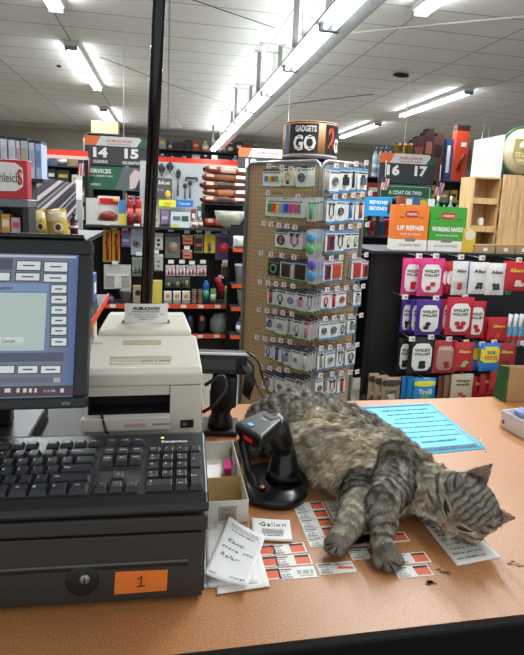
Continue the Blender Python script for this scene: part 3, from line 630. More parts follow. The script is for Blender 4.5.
for i, (a, b, lb) in enumerate((((430, 403), (466, 434), 'long frayed tape remnant along the right edge of the blue sheet'), ((478, 436), (487, 452), 'short frayed tape remnant at the lower right corner of blue sheet'), ((340, 400), (356, 408), 'frayed tape remnant at the upper left corner of blue sheet'), ((455, 430), (474, 441), 'thin strand of old tape right of the blue sheet'))):
    A, B = onz(*a, CT+.0012), onz(*b, CT+.0012); m = MB(); r_ = random.Random(i); d_ = (B-A); n_ = Vector((-d_.y, d_.x, 0)).normalized()
    pts = [A+d_*(k/8)+n_*r_.uniform(-.004, .004) for k in range(9)]
    m.tube([p_-A for p_ in pts], [.0006+.0012*r_.random() for _ in pts], mt('#e2d6c6', .6), 5)
    tag(m.build('tape_remnant', loc=A), lb, 'tape')
for i, (px, py, lb) in enumerate(((407, 579, 'left dark ink smudge on counter below price strip'), (424, 576, 'middle dark ink smudge on counter below price strip'), (429, 588, 'lower dark ink smudge on counter below price strip'), (442, 578, 'right dark ink smudge on counter below price strip'), (515, 570, 'small dark ink mark near the right edge of the counter'))):
    q = onz(px, py-6, CT); m = MB(); r_ = random.Random(i+5)
    for k in range(6):
        a, b = r_.uniform(-.010, .010), r_.uniform(-.006, .006); s_ = r_.uniform(.0015, .0036)
        m.add([(a+s_*1.6*math.cos(j*PI/3)+r_.uniform(-.0006, .0006), b+s_*math.sin(j*PI/3), .0003) for j in range(6)], [tuple(range(6))], mt('#77583f', .8))
    tag(m.build('ink_smudge', loc=(q.x, q.y, CT)), lb, 'smudge')
# ------------------------------------------------------------------ right end of the counter
q = onz(500, 426, CT)
t = root('white_carton', 'low open white carton of blue string at the right edge of the counter', 'carton', (q.x, q.y, CT), (0, 0, rad(8)))
m = MB(); W_, D_, H_ = .26, .24, .042
m.box(0, W_, -D_, 0, .0005, .002, WHITE)
for b in ((0, .002, -D_, 0), (W_-.002, W_, -D_, 0), (.002, W_-.002, -D_, -D_+.002), (.002, W_-.002, -.002, 0)): m.box(*b, .002, H_, WHITE)
m.build('carton_wall', t); m = MB(); m.box(-.0006, 0, -.012, -.006, .01, .02, RED); m.build('sticker', t, label='tiny red mark')
for i in range(4):
    m = MB(); r_ = random.Random(i)
    for k in range(3): 
        m.tube([(-.026+.0065*j, .016*math.sin(j*1.9+k)+.0*j, .012*k+.004*math.cos(j*2)) for j in range(9)], .0085, mt(['#b7c0e2', '#dfe3ee', '#8f9ccd'][k], .8), 8)
    o = m.build('string_skein'); o.parent = None; w = t.matrix_world
    lx_ = .038+.055*i; M_ = Matrix.Translation(t.location) @ Matrix.Rotation(rad(8), 4, 'Z'); o.location = M_ @ Vector((lx_, -.045 if i % 2 == 0 else -.05, .022)); o.rotation_euler = (0, 0, rad(10))
    tag(o, 'blue and white string skein in the low white carton, %s from the left' % ORD[i], 'string')
for i in range(3):
    m = MB()
    for k in range(3): m.tube([(-.026+.0065*j, .016*math.sin(j*1.7+k*2), .012*k+.004*math.cos(j*2)) for j in range(9)], .0085, mt(['#dfe3ee', '#b7c0e2', '#8f9ccd'][k], .8), 8)
    o = m.build('string_skein'); o.location = M_ @ Vector((.038+.06*i, -.12, .022)); tag(o, 'blue string skein in front row of the low white carton, %s from left' % ORD[i], 'string')
q = onz(506, 402, CT)
t = root('open_carton', 'brown cardboard display box with green side standing behind the white carton', 'carton', (q.x+.0, q.y-.0, CT), (0, 0, rad(-3)))
hz = at(515, 367, q.y).z-CT
m = MB(); m.box(0, .24, 0, .003, .001, hz, CARD); m.box(0, .24, .045, .048, .001, hz*.9, CARD); m.box(.237, .24, .003, .045, .001, hz*.8, CARD); m.box(0, .237, .003, .045, .0005, .003, CARD); m.build('carton_wall', t)
m = MB(); m.hexa([(-.010, .0, .001), (-.0005, .0, .001), (-.0005, .050, .001), (-.010, .050, .001), (-.003, .0, hz), (-.0005, .0, hz), (-.0005, .050, hz*.9), (-.003, .050, hz*.9)], mt('#2f5f26', .6)); m.build('side_panel', t, label='green printed side')
# ------------------------------------------------------------------ the cat
def build_cat():
    rnd = random.Random(4)
    vdir = (EYE-Vector((.475, .70, 1.0))).normalized()
    Rt = CAMR @ Vector((1, 0, 0)); Up = CAMR @ Vector((0, 1, 0))
    Rt = (Rt-vdir*Rt.dot(vdir)).normalized(); Up = (Up-vdir*Up.dot(vdir)-Rt*Up.dot(Rt)).normalized()
    fd = (vdir*.82+(Rt*-.42+Up*-.40)).normalized()              # face direction (towards nose)
    cr = (Rt*.84-Up*-.52+vdir*.30); cr = (cr-fd*cr.dot(fd)).normalized()   # crown direction
    sd = fd.cross(cr); 
    if sd.dot(Up) < 0: sd = -sd                                   # upper side of the head
    HC = onz(465.5, 506, 1.004); HS = 1.16
    def H(f, c, s): return HC+fd*f*HS+cr*c*HS+sd*s*HS
    blobs = []   # centre, radius, squash in z, region id, param
    segs = []    # (a, b, region) for colouring
    def cap(a, b, ra, rb, reg, n=None, sq=1.0):
        a, b = Vector(a), Vector(b); n = n or max(2, int((b-a).length/(min(ra, rb)*.35)))
        for i in range(n+1):
            t_ = i/n; blobs.append((a.lerp(b, t_), ra+(rb-ra)*t_, sq))
        segs.append((a, b, reg, ra, rb))
    def chain(pts, reg, sq=1.0):
        for (a, ra), (b, rb) in zip(pts, pts[1:]): cap(a, b, ra, rb, reg, sq=sq)
    Z = CT
    # torso: two parallel chains (spine side and belly side) make a wide, low body
    V = Vector
    chain([(V((.225, 1.025, Z+.055)), .055), (V((.265, 1.000, Z+.068)), .068), (V((.315, .960, Z+.072)), .071), (V((.362, .905, Z+.070)), .064), (V((.402, .845, Z+.064)), .056), (V((.430, .790, Z+.056)), .046)], 'back')
    chain([(V((.235, .995, Z+.045)), .045), (V((.275, .950, Z+.056)), .052), (V((.308, .905, Z+.060)), .058), (V((.335, .860, Z+.058)), .056), (V((.370, .815, Z+.052)), .048), (V((.400, .775, Z+.045)), .040)], 'belly')
    chain([(V((.288, .900, Z+.028)), .028), (V((.305, .868, Z+.028)), .028), (V((.325, .835, Z+.030)), .03)], 'belly')
    chain([(V((.400, .815, Z+.060)), .050), (V((.430, .765, Z+.052)), .044), (HC-fd*.012+cr*.0, .040)], 'neck')
    chain([(V((.215, 1.02, Z+.03)), .028), (V((.175, .995, Z+.022)), .020), (V((.150, .985, Z+.018)), .016)], 'tail')
    # head
    def hb(f, c, s, r, q=1): blobs.append((H(f, c, s), r*HS, q))
    hb(0, .006, 0, .0365); hb(0, .009, .011, .0315); hb(0, .009, -.011, .0315); hb(.004, -.004, .016, .029); hb(.004, -.004, -.014, .029); hb(.014, .006, 0, .030)
    hb(.022, -.008, 0, .022); hb(.030, -.014, 0, .0165); hb(.034, -.019, .0065, .0115); hb(.034, -.019, -.0065, .0115); hb(.037, -.012, 0, .0085); hb(.026, -.030, 0, .0105)
    hb(.008, -.014, .026, .019); hb(.008, -.014, -.024, .019)
    segs.append((H(0, -.03, 0), H(0, .05, 0), 'head', .04, .03))
    # forelegs
    pawA = onz(386, 553, Z+.016)
    legA = [(V((.402, .792, Z+.072)), .044), (V((.384, .757, Z+.068)), .037), (onz(383, 503, Z+.060), .0265), (onz(383, 528, Z+.036), .0195), (pawA+V((-.001, .014, .005)), .0180)]
    chain(legA, 'legA')
    pawB = onz(339, 541, Z+.022)
    legB = [(V((.360, .805, Z+.050)), .036), (V((.330, .775, Z+.045)), .033), (onz(357, 508, Z+.038), .0275), (onz(350, 524, Z+.032), .0225), (pawB+V((.006, .008, .002)), .0185)]
    chain(legB, 'legB')
    # paws with toes
    toes = []
    def paw(p, d, w, z):
        d = Vector(d).normalized(); w = Vector(w).normalized()
        blobs.append((p, .0178, 1)); blobs.append((p+d*.006, .0172, .9))
        for i, (a, b) in enumerate(((-.0165, .008), (-.0058, .0165), (.0058, .0165), (.0165, .008))):
            q = p+d*(b+.003)+w*a; q.z = z-abs(i-1.5)*.0012
            blobs.append((q, .0080, 1)); blobs.append((q-d*.008+V((0, 0, .0035)), .0078, 1)); toes.append(q)
    paw(pawA, (.02, -1, -.25), (1, .02, 0), Z+.0078)
    paw(pawB, (-.9, -.55, -.15), (.3, -.75, -.7), Z+.019)
    segs.append((pawA, pawA+V((0, -.02, -.004)), 'paw', .015, .01)); segs.append((pawB, pawB+V((-.018, -.008, 0)), 'paw', .015, .01))
    m = MB(); M_ = MATTE
    for c, r, q in blobs:
        c = Vector(c)
        if c.z-r*q < Z+.0008: c.z = Z+.0008+r*q
        m.ell(c, (r, r, r*q), M_, None, 14, 9)
    # ears: closed curved shells
    ears = []
    for s, tip in ((1, (483, 466)), (-1, (513, 519))):
        e0, e1, e2 = ((462.5, 474), (482.5, 491), (491.5, 464.5)) if s > 0 else ((481, 532), (486.5, 507), (515, 519))
        b0, b1 = hit(*e0, H(-.004, 0, 0), fd), hit(*e1, H(-.006, 0, 0), fd); bm = (b0+b1)/2-fd*.020
        tipv = None
        for q_ in range(7): blobs.append((b0.lerp(b1, .08+.84*q_/6)*.93+HC*.07-fd*.006, .0085, 1))
        # tip point on the view ray closest to the expected position
        tipv = hit(*e2, H(-.004, 0, 0), fd)
        ears.append((b0, b1, bm, tipv))
        fr = (b0+b1)/2; inner = []; outer = []
        n1, n2 = 10, 8; vs_ = []; back = (bm-fr); back = back.normalized()*.015
        for side_ in (0, 1):
            for j in range(n2+1):
                v_ = j/n2; wid = (1-v_**1.5)
                for i in range(n1+1):
                    u_ = i/n1*2-1
                    base = fr+(b1-b0)*.5*u_*max(wid, .05)
                    pt = base.lerp(base, 0)+(tipv-fr)*v_+back*(1-u_*u_)*(1-v_)*1.0
                    if side_: pt = pt+back.normalized()*.0042
                    vs_.append(pt)
        N1 = n1+1; off = N1*(n2+1); fs_ = []
        for j in range(n2):
            for i in range(n1):
                a = j*N1+i; fs_.append((a, a+1, a+N1+1, a+N1)); fs_.append((off+a, off+a+N1, off+a+N1+1, off+a+1))
        rim = [i for i in range(N1)]+[j*N1+n1 for j in range(1, n2+1)]+[n2*N1+i for i in range(n1-1, -1, -1)]+[j*N1 for j in range(n2-1, 0, -1)]
        for k in range(len(rim)): a, b = rim[k], rim[(k+1) % len(rim)]; fs_.append((b, a, off+a, off+b))
        m.add(vs_, fs_, M_)
    raw = m.build('cat_raw')
    rm = raw.modifiers.new('r', 'REMESH'); rm.mode = 'VOXEL'; rm.voxel_size = .0018; rm.use_smooth_shade = True
    sm = raw.modifiers.new('s', 'SMOOTH'); sm.iterations = 3; sm.factor = .5
    dg = bpy.context.evaluated_depsgraph_get(); me = bpy.data.meshes.new_from_object(raw.evaluated_get(dg)); bpy.data.objects.remove(raw)
    me.name = 'cat_body'; me.materials.clear()
    me.polygons.foreach_set('use_smooth', [True]*len(me.polygons)); me.update()
    # ---- colouring (tabby pattern, fixed to the coat)
    def L3(h): return Vector(lin(h)[:3])
    AG, DK_, LT, TANB, CREAM = L3('#8e8679'), L3('#171514'), L3('#beb6a6'), L3('#bca67f'), L3('#e0d5bd')
    def sst(a, b, x): x = max(0, min(1, (x-a)/(b-a))); return x*x*(3-2*x)
    def mixv(a, b, k): return a+(b-a)*max(0, min(1, k))
    def nearest(p):
        best = None
        for i, (a, b, reg, ra, rb) in enumerate(segs):
            ab = b-a; t_ = max(0, min(1, (p-a).dot(ab)/max(1e-9, ab.length_squared)))
            d_ = (p-(a+ab*t_)).length-(ra+(rb-ra)*t_)
            if best is None or d_ < best[0]: best = (d_, i, t_, reg)
        return best
    arc = {}; acc = {}
    for i, (a, b, reg, ra, rb) in enumerate(segs): arc[i] = acc.get(reg, 0); acc[reg] = acc.get(reg, 0)+(b-a).length
    def colour(p, n):
        d_, i, t_, reg = nearest(p); a, b = segs[i][:2]; s_ = arc[i]+(b-a).length*t_
        nz = noise.noise(p*22); nf = noise.noise(p*70); nff = noise.noise(p*200)
        hd = p-HC; hf, hc, hs = hd.dot(fd), hd.dot(cr), hd.dot(sd)
        hf, hc, hs = hf/HS, hc/HS, hs/HS
        inhead = hd.length < .053*HS or (hc > .014 and hd.length < .12)
        if inhead:
            c = mixv(AG, LT, .25+.4*nf)
            # forehead M stripes running crown to nose
            st = 0
            if hc > .0:
                st = .85*sst(.45, .9, math.sin(hs*2*PI/.0085+PI/2+nf*2.2)*.5+.5)*sst(.004, .014, hc)*(1-sst(.052, .06, hc))*(1-sst(.024, .03, abs(hs)))
            # cheek bars
            ck = sst(.022, .030, abs(hs))
            st2 = sst(.62, .9, math.sin((hc-.25*abs(hs))*2*PI/.0135+1.6+nf)*.5+.5)*ck
            c = mixv(c, CREAM, .45*ck*sst(.012, -.004, hc))
            # eye stripe
            c = mixv(c, DK_, .78*max(st, st2))
            eye = Vector(((hc-.001)*1.6, (abs(hs)-.0165)*.8)).length
            ring = (sst(.0125, .010, eye)*sst(.0055, .0075, eye)) if hf > 0 else 0
            if hf > 0: c = mixv(c, DK_, .7*sst(.0065, .005, eye))
            c = mixv(c, CREAM, .75*ring)
            # muzzle pale
            mz = sst(.026, .015, Vector((hc+.024, hs*.9)).length) if hf > .01 else 0
            c = mixv(c, L3('#c4b498'), .85*mz); c = mixv(c, DK_, .5*mz*sst(.55, .9, math.sin(abs(hs)*2*PI/.0042)*.5+.5)*sst(.005, .008, abs(hs))*sst(.004, -.003, abs(hc+.020)-.005))
            br = sst(.007, .004, abs(hs))*sst(-.014, -.006, hc)*sst(.02, .008, hc)
            c = mixv(c, L3('#7c624c'), .6*br*(1 if hf > .01 else 0))
            for (b0, b1, bm, tp) in ears:
                fr = (b0+b1)/2; ax_ = tp-fr; tt = (p-fr).dot(ax_)/ax_.length_squared
                dd = (p-(fr+ax_*tt)).length
                if tt > .06 and dd < .024 and hd.length > .047*HS:
                    if n.dot(fd) > .10: c = mixv(c, L3('#d2b2a4'), .85*sst(.06, .16, tt))
                    c = mixv(c, L3('#4a3e36'), .7*sst(.82, .97, tt))
            return c*(1+.22*nff)
        if reg in ('legA', 'legB'):
            w_ = math.sin((s_+.016*nz+.004*nf)*2*PI/.0175)+.7*noise.noise(p*55)
            k = sst(.1, 1.0, w_)
            c = mixv(AG, LT, .35+.3*nf)
            up = sst(.05, .02, s_)
            c = mixv(c, DK_, .80*max(k, .75*up))
            if reg == 'legB':
                c = mixv(c, CREAM, .35*sst(.07, .10, s_)); c = mixv(c, DK_, .8*sst(.075, .055, s_)*(.6+.5*nf)); 
            return c*(1+.2*nff)
        if reg == 'paw': return mixv(mixv(AG, DK_, .35+.35*nf), LT, .15)*(1+.2*nff)
        if reg == 'tail': return mixv(AG, DK_, .8*sst(-.1, .5, math.sin(s_*2*PI/.03)))*(1+.2*nff)
        # torso: bands run from spine to belly, fading in the belly
        yb = (p.y-(1.17-.62*p.x)) ; 
        belly = sst(.0, -.07, p.y-(.965-.95*max(0, p.x-.30))) * sst(-.2, .3, .6-abs(nz))
        band = math.sin((p.x*1.0-p.y*.55+.035*nz+.012*nf)*2*PI/.030)+.8*noise.noise(Vector((p.x*40, p.y*40, p.z*18)))
        if p.x > .385 or reg == 'neck': band = math.sin((p.x*.95-p.y*.75+.018*nz+.005*nf)*2*PI/.019)+.5*noise.noise(p*50)
        k = sst(-.1, 1.0, band+.5*nf)
        c = mixv(AG, L3('#b9b2a5'), .5+.7*nf)
        top = sst(Z+.075, Z+.125, p.z)*sst(-.07, .02, p.y-(.975-.9*max(0, p.x-.30)))
        c = mixv(c, DK_, (.62*k+.12+.22*top)*(1-.75*belly))
        bl = mixv(mixv(TANB, L3('#54483a'), .26+1.6*nz+.9*nf), CREAM, .64+1.0*noise.noise(p*35+Vector((5, 5, 5))))
        c = mixv(c, bl, .92*belly)
        if reg == 'neck' or p.x > .40: c = mixv(c, LT, .18)
        sh = sst(.35, .42, p.x)*sst(.055, .02, abs(p.y-(.79-.4*(p.x-.40))))
        c = mixv(c, DK_, .35*sh)
        return c*(1+.25*nff)
    ca = me.color_attributes.new('coat', 'FLOAT_COLOR', 'POINT')
    cols = []; nrm_ = [v.normal.copy() for v in me.vertices]
    base = [colour(v.co, v.normal) for v in me.vertices]
    for c in base: cols += [max(0, c.x)*.75, max(0, c.y)*.75, max(0, c.z)*.75, 1]
    ca.data.foreach_set('color', cols)
    def coatmat(nm, rough, mul=1):
        mm = bpy.data.materials.new(nm); mm.use_nodes = True; nt = mm.node_tree; b = nt.nodes['Principled BSDF']
        a = nt.nodes.new('ShaderNodeAttribute'); a.attribute_name = 'coat'; nt.links.new(a.outputs['Color'], b.inputs['Base Color'])
        b.inputs['Roughness'].default_value = rough; b.inputs['Specular IOR Level'].default_value = .25; return mm
    me.materials.append(coatmat('cat_coat', .9))
    org = Vector((.32, .88, Z)); me.transform(Matrix.Translation(-org))
    cat = bpy.data.objects.new('cat', me); C.objects.link(cat); cat.location = org
    tag(cat, 'grey tabby cat asleep on its side on the counter, cheek on a price strip', 'cat')
    # ---- fur blades
    tris = []; areas = []
    me.calc_loop_triangles()
    for lt in me.loop_triangles: tris.append(tuple(lt.vertices)); areas.append(lt.area)
    import itertools, bisect
    cum = list(itertools.accumulate(areas)); tot = cum[-1]
    fv = []; ff = []; fc = []
    NB = 125000
    for _ in range(NB):
        k = bisect.bisect(cum, rnd.random()*tot); k = min(k, len(tris)-1); a, b, c_ = tris[k]
        u_, v_ = rnd.random(), rnd.random()
        if u_+v_ > 1: u_, v_ = 1-u_, 1-v_
        w0 = 1-u_-v_
        p = (me.vertices[a].co*w0+me.vertices[b].co*u_+me.vertices[c_].co*v_)+org
        n = (nrm_[a]*w0+nrm_[b]*u_+nrm_[c_]*v_).normalized(); col_ = base[a]*w0+base[b]*u_+base[c_]*v_
        if p.z < Z+.004: continue
        d_, i, t_, reg = nearest(p); sa, sb = segs[i][:2]; hd = p-HC
        if hd.length < .062 or (hd.length < .12 and hd.dot(cr) > .016):
            q = p-H(.036, -.014, 0); flow = q; ln = .003+.04*max(0, q.length-.02)
            if min((Vector((hd.dot(cr)/HS-.001, hd.dot(sd)/HS-s*.0165)).length) for s in (1, -1)) < .008 and hd.dot(fd) > 0: ln = .0015
            if hd.dot(cr) > .036: flow = cr; ln = .0028
            if (p-H(.041, -.012, 0)).length < .008: ln = .001
            ln = min(ln, .009)
        elif reg in ('legA', 'legB'): flow = sb-sa; ln = .009; ln -= .004*min(1, (arc[i]+(sb-sa).length*t_)/.15)
        elif reg == 'paw': flow = sb-sa; ln = .0022
        else:
            flow = sa-sb; ln = .013
            if p.y < .93-.9*max(0, p.x-.3): ln = .019; flow = (sa-sb).normalized()+Vector((-.2, -.7, -.5))
            if reg == 'neck': ln = .012
        flow = flow-n*flow.dot(n)
        if flow.length < 1e-5: continue
        flow.normalize()
        wob = Vector((noise.noise(p*60), noise.noise(p*60+Vector((7, 1, 3))), noise.noise(p*60+Vector((2, 9, 5)))))*1.15
        rv = Vector((rnd.uniform(-1, 1), rnd.uniform(-1, 1), rnd.uniform(-1, 1)))*.28
        dr = (flow+wob+rv+n*.42).normalized(); dr = (dr+n*max(0, .12-dr.dot(n))).normalized()
        l_ = ln*rnd.uniform(.6, 1.15); wd = .00042 if ln > .006 else .00034
        sdv = dr.cross(n); 
        if sdv.length < 1e-4: continue
        sdv.normalize(); mid = p+dr*l_*.55+n*l_*.08; tip = p+dr*l_-n*l_*.10+Vector((0, 0, -.06*l_))
        if tip.z < Z+.0006: tip.z = Z+.0006
        if mid.z < Z+.0006: mid.z = Z+.0006
        p_ = p-n*.0004
        bi = len(fv); fv += [p_-sdv*wd-org, p_+sdv*wd-org, mid+sdv*wd*.7-org, mid-sdv*wd*.7-org, tip-org]
        ff += [(bi, bi+1, bi+2, bi+3), (bi+3, bi+2, bi+4)]
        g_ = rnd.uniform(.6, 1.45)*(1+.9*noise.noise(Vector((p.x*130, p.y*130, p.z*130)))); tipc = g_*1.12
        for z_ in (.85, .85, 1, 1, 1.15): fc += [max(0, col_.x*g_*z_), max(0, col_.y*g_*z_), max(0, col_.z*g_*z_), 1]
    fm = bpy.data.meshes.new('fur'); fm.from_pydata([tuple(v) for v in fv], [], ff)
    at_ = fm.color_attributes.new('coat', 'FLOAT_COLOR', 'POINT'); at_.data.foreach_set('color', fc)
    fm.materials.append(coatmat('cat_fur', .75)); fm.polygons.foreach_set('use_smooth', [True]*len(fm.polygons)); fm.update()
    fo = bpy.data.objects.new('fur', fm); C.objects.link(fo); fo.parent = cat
    # ---- face parts
    from mathutils.bvhtree import BVHTree
    bv = BVHTree.FromPolygons([tuple(v.co) for v in me.vertices], [tuple(p.vertices) for p in me.polygons])
    def S(c, s, lift=.001):    # point on the face surface
        o_ = H(.12, c, s)-org; h_ = bv.ray_cast(o_, -fd)
        return (h_[0]+fd*lift) if h_[0] else o_
    DKM = mt('#15110f', .5); 
    for s in (1, -1):
        e = MB(); pts = [S(-.003+(.006 if s > 0 else .009)*k/8-.0026*math.sin(PI*k/8), s*(.0075+.0175*k/8), .0016) for k in range(9)]
        e.tube(pts, [.0006+.0013*math.sin(PI*k/8)**.7 for k in range(9)], DKM, 6); e.build('closed_eye', cat)
        e = MB(); e.tube([p_+ (cr*-.0030) for p_ in pts], [.0003+.0011*math.sin(PI*k/8) for k in range(9)], mt('#c9c0aa', .8), 5); e.build('eyelid', cat)
    e = MB(); q = S(-.0155, 0, .0)
    e.add([q+sd*.0052+cr*.0025, q-sd*.0052+cr*.0025, q-sd*.0036-cr*.002, q-cr*.005, q+sd*.0036-cr*.002, q+fd*.003+cr*.0005, q-fd*.003], [(0, 5, 1), (1, 5, 2), (2, 5, 3), (3, 5, 4), (4, 5, 0), (0, 1, 6), (1, 2, 6), (2, 3, 6), (3, 4, 6), (4, 0, 6)], mt('#8a5b4c', .45), None, True)
    e.build('nose', cat, bevel=.0006)
    e = MB(); e.tube([S(-.0195-.0016*k, 0, .0005) for k in range(4)], .0005, DKM, 5)
    for s in (1, -1): e.tube([S(-.0245-.0006*k-.0016*math.sin(k*.7), s*.0024*k, .0006) for k in range(5)], .0006, DKM, 5)
    e.build('mouth', cat)
    e = MB(); wm = mt('#e6e2da', .5)
    for s in (1, -1):
        for k in range(7):
            r0 = S(-.019-.0022*(k % 3), s*(.007+.002*(k//3)), -.0005); dd = (sd*s*1.0+fd*.45-cr*(.15*(k-3)+.15)).normalized()
            L_ = .035+.006*(k % 3); 
            pts = [r0+dd*L_*j/6-cr*.006*(j/6)**2*1.0 for j in range(7)]
            for p_ in pts:
                if p_.z+org.z < Z+.003: p_.z = Z+.003-org.z
            e.tube(pts, [.00032*(1-j/7) for j in range(7)], wm, 4)
        for k in range(3):
            r0 = S(.014, s*(.014+.003*k), 0); dd = (fd+cr*.6+sd*s*.3*k).normalized(); e.tube([r0+dd*.02*j/4+cr*.004*(j/4)**2 for j in range(5)], [.00025*(1-j/5) for j in range(5)], wm, 4)
    e.build('whiskers', cat)
    e = MB(); gm = mt('#14110f', .6)
    e.build('claws', cat) if False else None
    e = MB()
    for (i0, i1) in ((0, 1), (1, 2), (2, 3), (4, 5), (5, 6), (6, 7)):
        a, b = toes[i0]-org, toes[i1]-org; c_ = (a+b)/2; out = (c_-((pawA if i0 < 4 else pawB)-org)); out.z = 0; out.normalize()
        vv = (EYE-org-c_).normalized()
        def on_(q): h_ = bv.ray_cast(q+vv*.05, -vv); return (h_[0]+vv*.0003) if h_[0] else q
        e.tube([on_(c_+out*.0045), on_(c_+out*.001), on_(c_-out*.004), on_(c_-out*.010)], [.0013, .0015, .0011, .0003], gm, 6)
    e.build('toe_cleft_shade', cat)  # dark strips laid over the paws as shade in the toe clefts
    return cat
cat = build_cat()
# ------------------------------------------------------------------ product builders (front faces -y, base at z=0)
F0 = lambda x, z: 0
def pouch(w, h, d, col, panel=None, texts=(), blob=None, top=None, shape='arch', gl=.3, band=None, e=5):
    m = MB(); B = mt(col, gl, var=.12, scale=30, bump=.3); hw = w/2
    def dp(x, z): u = min(1, abs(x)/hw); v = min(1, abs(z/h*2-1)); return -d/2*((1-u**3)*(1-v**4))
    def fr(u, v): x = -hw+w*u; z = h*v; return (x*(1-.03*math.sin(PI*v)), dp(x, z), z)
    def bk(u, v): x = hw-w*u; z = h*v; return (x*(1-.03*math.sin(PI*v)), -dp(x, z)*.8, z)
    m.surf(fr, 10, 12, B); m.surf(bk, 10, 12, B)
    if top: m.decal(0, h*.9, hw*.92, h*.085, mt(top, .4), dp, .0008, 8)
    if band: m.decal(0, h*band[1], hw*.94, h*band[2], mt(band[0], .4), dp, .0008, 8)
    if panel: m.decal(0, h*.47, w*.36, h*.37, mt(panel, .45), dp, .0012, e)
    if blob:
        r_ = random.Random(len(col)+int(w*999))
        for k in range(4): m.decal(r_.uniform(-.12, .12)*w, h*(.22+.1*(k % 2))+0, w*.10, h*.06, mt(blob, .4), dp, .002+.0004*k, 2.5, 10)
    for (s, z, hh, c) in texts: m.text(s, 0, h*z, h*hh, mt(c, .5), dp, .0026, w=w*(.6 if len(s) > 4 else .4), bold=.03, res=1)
    return m
def card(w, h, base, foot, head, kind, col, col2='#2b2b2e'):
    m = MB(); m.box(-w/2, w/2, 0, .0012, 0, h, mt(base, .5)); m.box(-w/2, w/2, -.0006, 0, 0, h*.10, mt(foot, .5)); m.box(-w/2, w/2, -.0006, 0, h*.88, h, mt(head, .5))
    m.box(-w*.05, w*.05, -.0012, 0, h*.95, h*.98, INK); c = mt(col, .4); c2 = mt(col2, .4)
    m.text('to Go', -w*.1, h*.05, h*.045, WHITE, F0, .0012, w=w*.5, res=1)
    if kind == 'cable':
        m.tube([(w*.22*math.cos(a*.7), -.008, h*.5+h*.2*math.sin(a*.7)) for a in range(10)], w*.06, c, 6); m.box(-w*.08, w*.08, -.012, -.002, h*.18, h*.3, c2)
    elif kind == 'ring':
        m.tube([(w*.25*math.cos(a*.785), -.006, h*.48+w*.25*math.sin(a*.785)) for a in range(9)], w*.055, c, 6); m.tube([(w*.1*math.cos(a*.785), -.006, h*.48+w*.1*math.sin(a*.785)) for a in range(9)], w*.03, c2, 6)
    elif kind == 'case': m.box(-w*.3, w*.3, -.012, 0, h*.16, h*.8, c); m.box(-w*.22, w*.22, -.0125, -.011, h*.22, h*.74, c2)
    elif kind == 'bud':
        m.tube([(-w*.2, -.006, h*.75), (-w*.25, -.006, h*.4), (0, -.006, h*.2), (w*.25, -.006, h*.4), (w*.2, -.006, h*.75)], w*.045, c, 6); m.ell((-w*.2, -.008, h*.76), w*.11, c2, None, 8, 5); m.ell((w*.2, -.008, h*.76), w*.11, c2, None, 8, 5)
    elif kind == 'plug': m.box(-w*.2, w*.2, -.018, 0, h*.3, h*.62, c); m.box(-w*.1, w*.1, -.012, 0, h*.62, h*.72, c2)
    elif kind == 'multi':
        n = 8; cs = ['#2f9e57', '#e0503a', '#efc13a', '#58b5d8', '#4657b5', '#b74aa2', '#e0506e', '#7b7b84']
        for k in range(n): m.box(-w*.42+k*w*.108, -w*.42+k*w*.108+w*.075, -.008, 0, h*.3, h*.72, mt(cs[k], .4))
    elif kind == 'tile':
        for k, q in enumerate(('#3f86c8', '#e6c33a', '#d3404a', '#57aa58')): m.box(-w*.38+k*w*.19, -w*.38+k*w*.19+w*.16, -.005, 0, h*.35, h*.62, mt(q, .4))
    elif kind == 'stick': m.tube([(0, -.007, h*.18), (0, -.007, h*.78)], w*.14, c, 8); m.ell((0, -.007, h*.8), w*.16, c2, None, 8, 5)
    m.box(-w*.44, w*.44, -.0016, -.0006, h*.78, h*.84, c2 if kind in ('cable', 'plug') else mt('#77808c', .5))
    return m
def carton(w, h, d, cols, texts=(), m=None):   # cols: [(z0,z1,color)]
    m = m or MB()
    for a, b, c in cols: m.box(-w/2, w/2, 0, d, h*a+(.0004 if a else 0), h*b, mt(c, .5))
    for (s, x, z, hh, ww, c) in texts: m.text(s, w*x, h*z, h*hh, mt(c, .5), F0, .001, w=w*ww, bold=.03)
    return m
def bottle(r, h, col, cap, lab=None):
    m = MB(); m.lathe([(r*.9, 0), (r, h*.03), (r, h*.66), (r*.8, h*.76), (r*.36, h*.84), (r*.36, h*.9)], mt(col, .3), n=14); m.lathe([(r*.42, h*.88), (r*.42, h), (r*.3, h)], mt(cap, .4), n=12)
    if lab: m.lathe([(r*1.02, h*.15), (r*1.02, h*.58)], mt(lab, .5), n=14); m.lathe([(r*1.03, h*.3), (r*1.03, h*.42)], WHITE, n=14)
    return m
def canister(r, h, col, cap, lab):
    m = MB(); m.lathe([(r, 0), (r, h*.86), (r*.86, h*.9), (r*.5, h*.92), (r*.5, h), (r*.2, h)], mt(col, .35), n=14); m.lathe([(r*1.02, h*.2), (r*1.02, h*.6)], mt(lab, .5), n=14); m.lathe([(r*.62, h*.9), (r*.62, h*1.0), (r*.3, h*1.02)], mt(cap, .4), n=12); return m
def bucket(r, h, col, lab='#b8b8b0'):
    m = MB(); m.lathe([(r*.8, 0), (r, h*.93), (r*1.08, h*.93), (r*1.08, h), (r*.97, h), (r*.94, h*.9), (r*.78, h*.05)], mt(col, .4), n=20)
    m.tube([(r*1.05*math.cos(a), -.0+r*1.05*math.sin(a)*.2-r*.9, h*.9-r*.9*math.sin(a)) for a in [PI*k/8 for k in range(9)]], r*.03, STEEL, 5); return m
